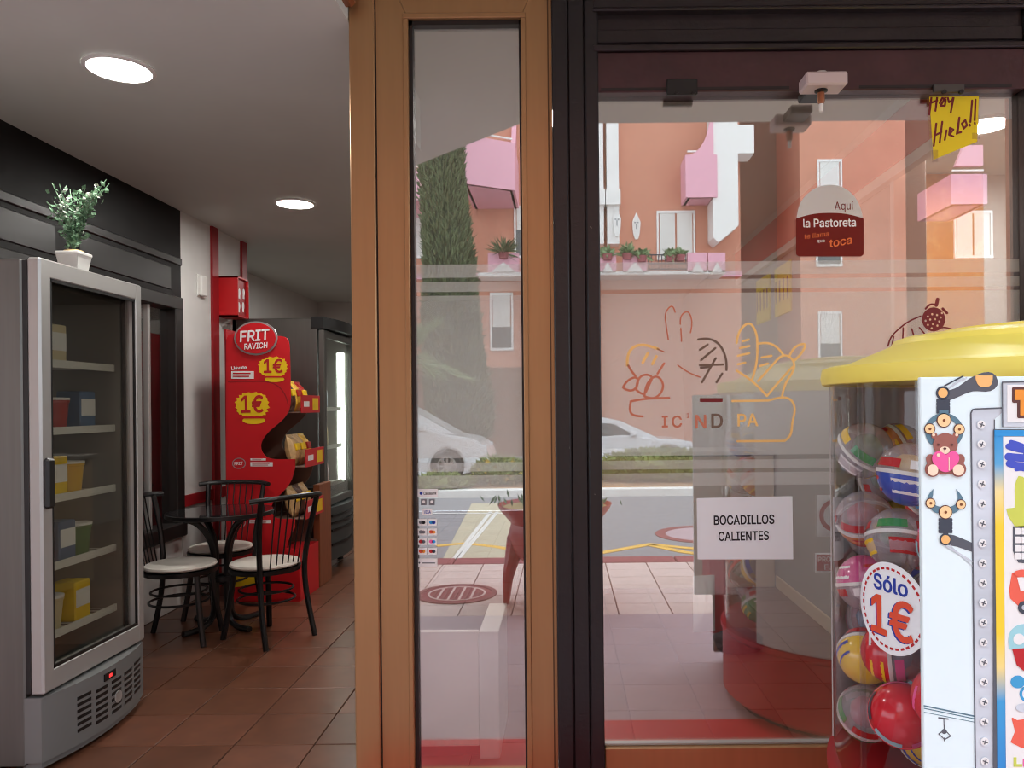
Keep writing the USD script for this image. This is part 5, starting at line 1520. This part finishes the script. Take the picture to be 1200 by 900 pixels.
def hedge(name, label, px0, px1, Z, z0, z1, m, n, extra=None):
    a, b = V(px0, 500, Z), V(px1, 500, Z)
    c = (a + b) / 2
    t = thing(name, label, 'bush', (c[0], c[1], z0))
    w = (b[0] - a[0]) / 2
    s = trimesh.creation.icosphere(4, 1.0)
    v = s.vertices * np.array([w, .45, (z1 - z0) / 2]) * (1 + .35 * (meshkit.fbm(s.vertices * 3 + Z, 3)[:, None] - .5))
    s.vertices = v + [c[0], c[1], (z0 + z1) / 2]
    obj('crown', s, m, t)
    i = rng.integers(0, len(v), n)
    nd = v[i] / np.array([w, .45, (z1 - z0) / 2]) ** 1.0
    obj('leaves', blades(np.array(s.vertices)[i] * 1.0, nd + rng.normal(size=(n, 3)) * .5 + [0, 0, .4], rng.uniform(.08, .16, n), .06, rng), m, t, smooth=False, kind='stuff')
    if extra:
        j = rng.integers(0, len(v), n // 5)
        obj('flowers', blades(np.array(s.vertices)[j], nd[:len(j)] + [0, 0, .3], .1, .09, rng), extra, t, smooth=False, kind='stuff')
    return t


hedge('low_hedge', 'olive green hedge in front of the white saloon car', 702, 850, 14.3, -.05, .52, 'hedge_green', 1600)
hedge('flower_bush', 'low bush with yellow flowers at the foot of the cypress', 556, 614, 14.0, -.05, .42, 'hedge_green', 700, 'flower_yellow')
hedge('grass_clump', 'low green clump below the white van', 480, 552, 13.4, -.05, .16, 'hedge_green', 600)


# cars: front towards +X
def car(name, label, x_front, y_near, zg, Lc, Hc_, hood, kindv):
    """A car standing along the street, nose to +X, its near side at y_near."""
    W_ = 1.74
    t = thing(name, label, 'car', (x_front - Lc / 2, y_near - W_ / 2, zg))
    xf, y0, y1 = x_front, y_near - W_, y_near
    if kindv == 'van':
        body = [(0, .32), (-.02, .62), (-.18, .80), (-1.0, 1.0), (-1.05, 1.02), (-Lc + .1, 1.02), (-Lc, .9), (-Lc, .3), (-Lc + .3, .22), (-.2, .22)]
        roof = [(-.72, .96), (-1.75, 1.56), (-2.2, 1.70), (-Lc + .7, 1.72), (-Lc + .15, 1.55), (-Lc + .06, .98)]
        win_ = [[(-1.30, 1.06), (-1.85, 1.47), (-1.95, 1.50), (-1.95, 1.04)], [(-2.03, 1.04), (-2.03, 1.53), (-2.9, 1.60), (-2.9, 1.04)], [(-3.0, 1.04), (-3.0, 1.60), (-Lc + .75, 1.58), (-Lc + .5, 1.04)]]
        wind = [(-.88, 1.01), (-1.76, 1.53)]
        wx = (-.86, -Lc + .85)
    else:
        body = [(0, .36), (-.03, .56), (-.2, .70), (-1.15, .84), (-1.25, .86), (-Lc + .6, .88), (-Lc + .03, .84), (-Lc, .5), (-Lc + .1, .26), (-.25, .22)]
        roof = [(-1.0, .82), (-1.85, 1.22), (-2.25, 1.30), (-2.9, 1.29), (-Lc + .5, .98), (-Lc + .35, .84)]
        win_ = [[(-1.50, .88), (-1.98, 1.15), (-2.35, 1.20), (-2.35, .88)], [(-2.43, .88), (-2.43, 1.205), (-2.85, 1.19), (-Lc + .75, .92)]]
        wind = [(-1.1, .85), (-1.86, 1.2)]
        wx = (-.82, -Lc + .8)
    sh = lambda q: [(xf + a, zg + b) for a, b in q]
    bp = Polygon(sm(sh(body), 60, True)).buffer(-.03).buffer(.03)
    for w in wx:
        bp = bp.difference(Point(xf + w, zg + .31).buffer(.36))
    parts = [plate(bp, y1 - .06, W_ - .12, 1 * -1 if False else -1 * -1)]
    m = plate(bp, y0 + .05, W_ - .10, 1)
    inner = plate(bp.buffer(-.04), y0, W_, 1)
    obj('body', [m, inner], 'car_white', t, smooth=25)
    rp_ = Polygon(sh(roof)).buffer(.03).buffer(-.03)
    obj('cabin', [plate(rp_.buffer(-.02), y0 + .14, W_ - .28, 1), plate(rp_, y0 + .19, W_ - .38, 1)], 'car_white', t, smooth=25)
    for q in win_:
        for yy_ in (y1 - .139, y0 + .133):
            obj('side_window', plate(Polygon(sh(q)).buffer(-.02).buffer(.012), yy_, .006, 1), 'car_glass', t, smooth=False)
    (a0, b0), (a1, b1) = wind
    d = np.array([a1 - a0, b1 - b0]); nrm = np.array([-d[1], d[0]]) / np.linalg.norm(d) * -.03
    ws = side(sbox(0, 0, 1, 1), 0, 1)
    q = [(xf + a0 + nrm[0] * -1, zg + b0 + abs(nrm[1])), (xf + a1 + nrm[0] * -1, zg + b1 + abs(nrm[1])), (xf + a1, zg + b1 - .01), (xf + a0, zg + b0 - .01)]
    obj('windscreen', plate(Polygon(q).buffer(0), y0 + .24, W_ - .48, 1), 'car_glass', t, smooth=False)
    for w in wx:
        for yy_, sg in ((y1 - .01, 1), (y0 + .01, -1)):
            c0 = np.array([xf + w, yy_ - sg * .10, zg + .31])
            tr = lathe([(.19, -.10), (.29, -.10), (.31, -.07), (.31, .07), (.29, .10), (.19, .10), (.19, -.10)], (0, 0, 0), 28)
            tr.apply_transform(trimesh.transformations.rotation_matrix(PI / 2, [1, 0, 0])); tr.apply_translation(c0)
            wv = obj('wheel', tr, 'tyre', t)
            hub = [trimesh.creation.cylinder(radius=.06, height=.05, sections=14), lathe([(.175, -.08), (.20, -.08), (.20, .08), (.175, .08), (.175, -.08)], (0, 0, 0), 28)]
            for k in range(8):
                b_ = bx(.04, .19, -.022, .022, -.02, .02)
                b_.apply_transform(trimesh.transformations.rotation_matrix(k * PI / 4, [0, 0, 1]))
                hub.append(b_)
            hb = trimesh.util.concatenate(hub)
            hb.apply_transform(trimesh.transformations.rotation_matrix(PI / 2, [1, 0, 0])); hb.apply_translation(c0 + [0, sg * .07, 0])
            obj('rim', hb, 'rim', wv)
    zb_ = .62 if kindv == 'van' else .56
    for yy_ in (y1 - .32, y0 + .06):
        obj('headlamp', bx(xf - .28, xf - .035, yy_, yy_ + .26, zg + zb_, zg + zb_ + .12, .03), 'lamp_glass', t)
    xm = xf - (1.35 if kindv == 'van' else 1.55)
    for yy_ in (y1 - .10, y0 - .08):
        obj('mirror', bx(xm - .10, xm + .06, yy_, yy_ + .18, zg + (1.03 if kindv == 'van' else .88), zg + (1.18 if kindv == 'van' else 1.0), .03), 'car_white', t)
    for yy_ in (y1 - .045, y0 + .038):
        obj('door_handle', bx(xm - .95, xm - .78, yy_, yy_ + .012, zg + .80, zg + .835), 'rim', t)
    return t


car('white_van', 'white people carrier parked nose right in front of the cypress', V(572, 530, 16.0)[0], D - 16.0, ZR - .02, 4.6, 1.7, 1, 'van')
car('white_car', 'low white saloon car parked behind the hedge', V(826, 520, 17.0)[0], D - 17.0, ZR - .05, 4.0, 1.3, 1, 'saloon')
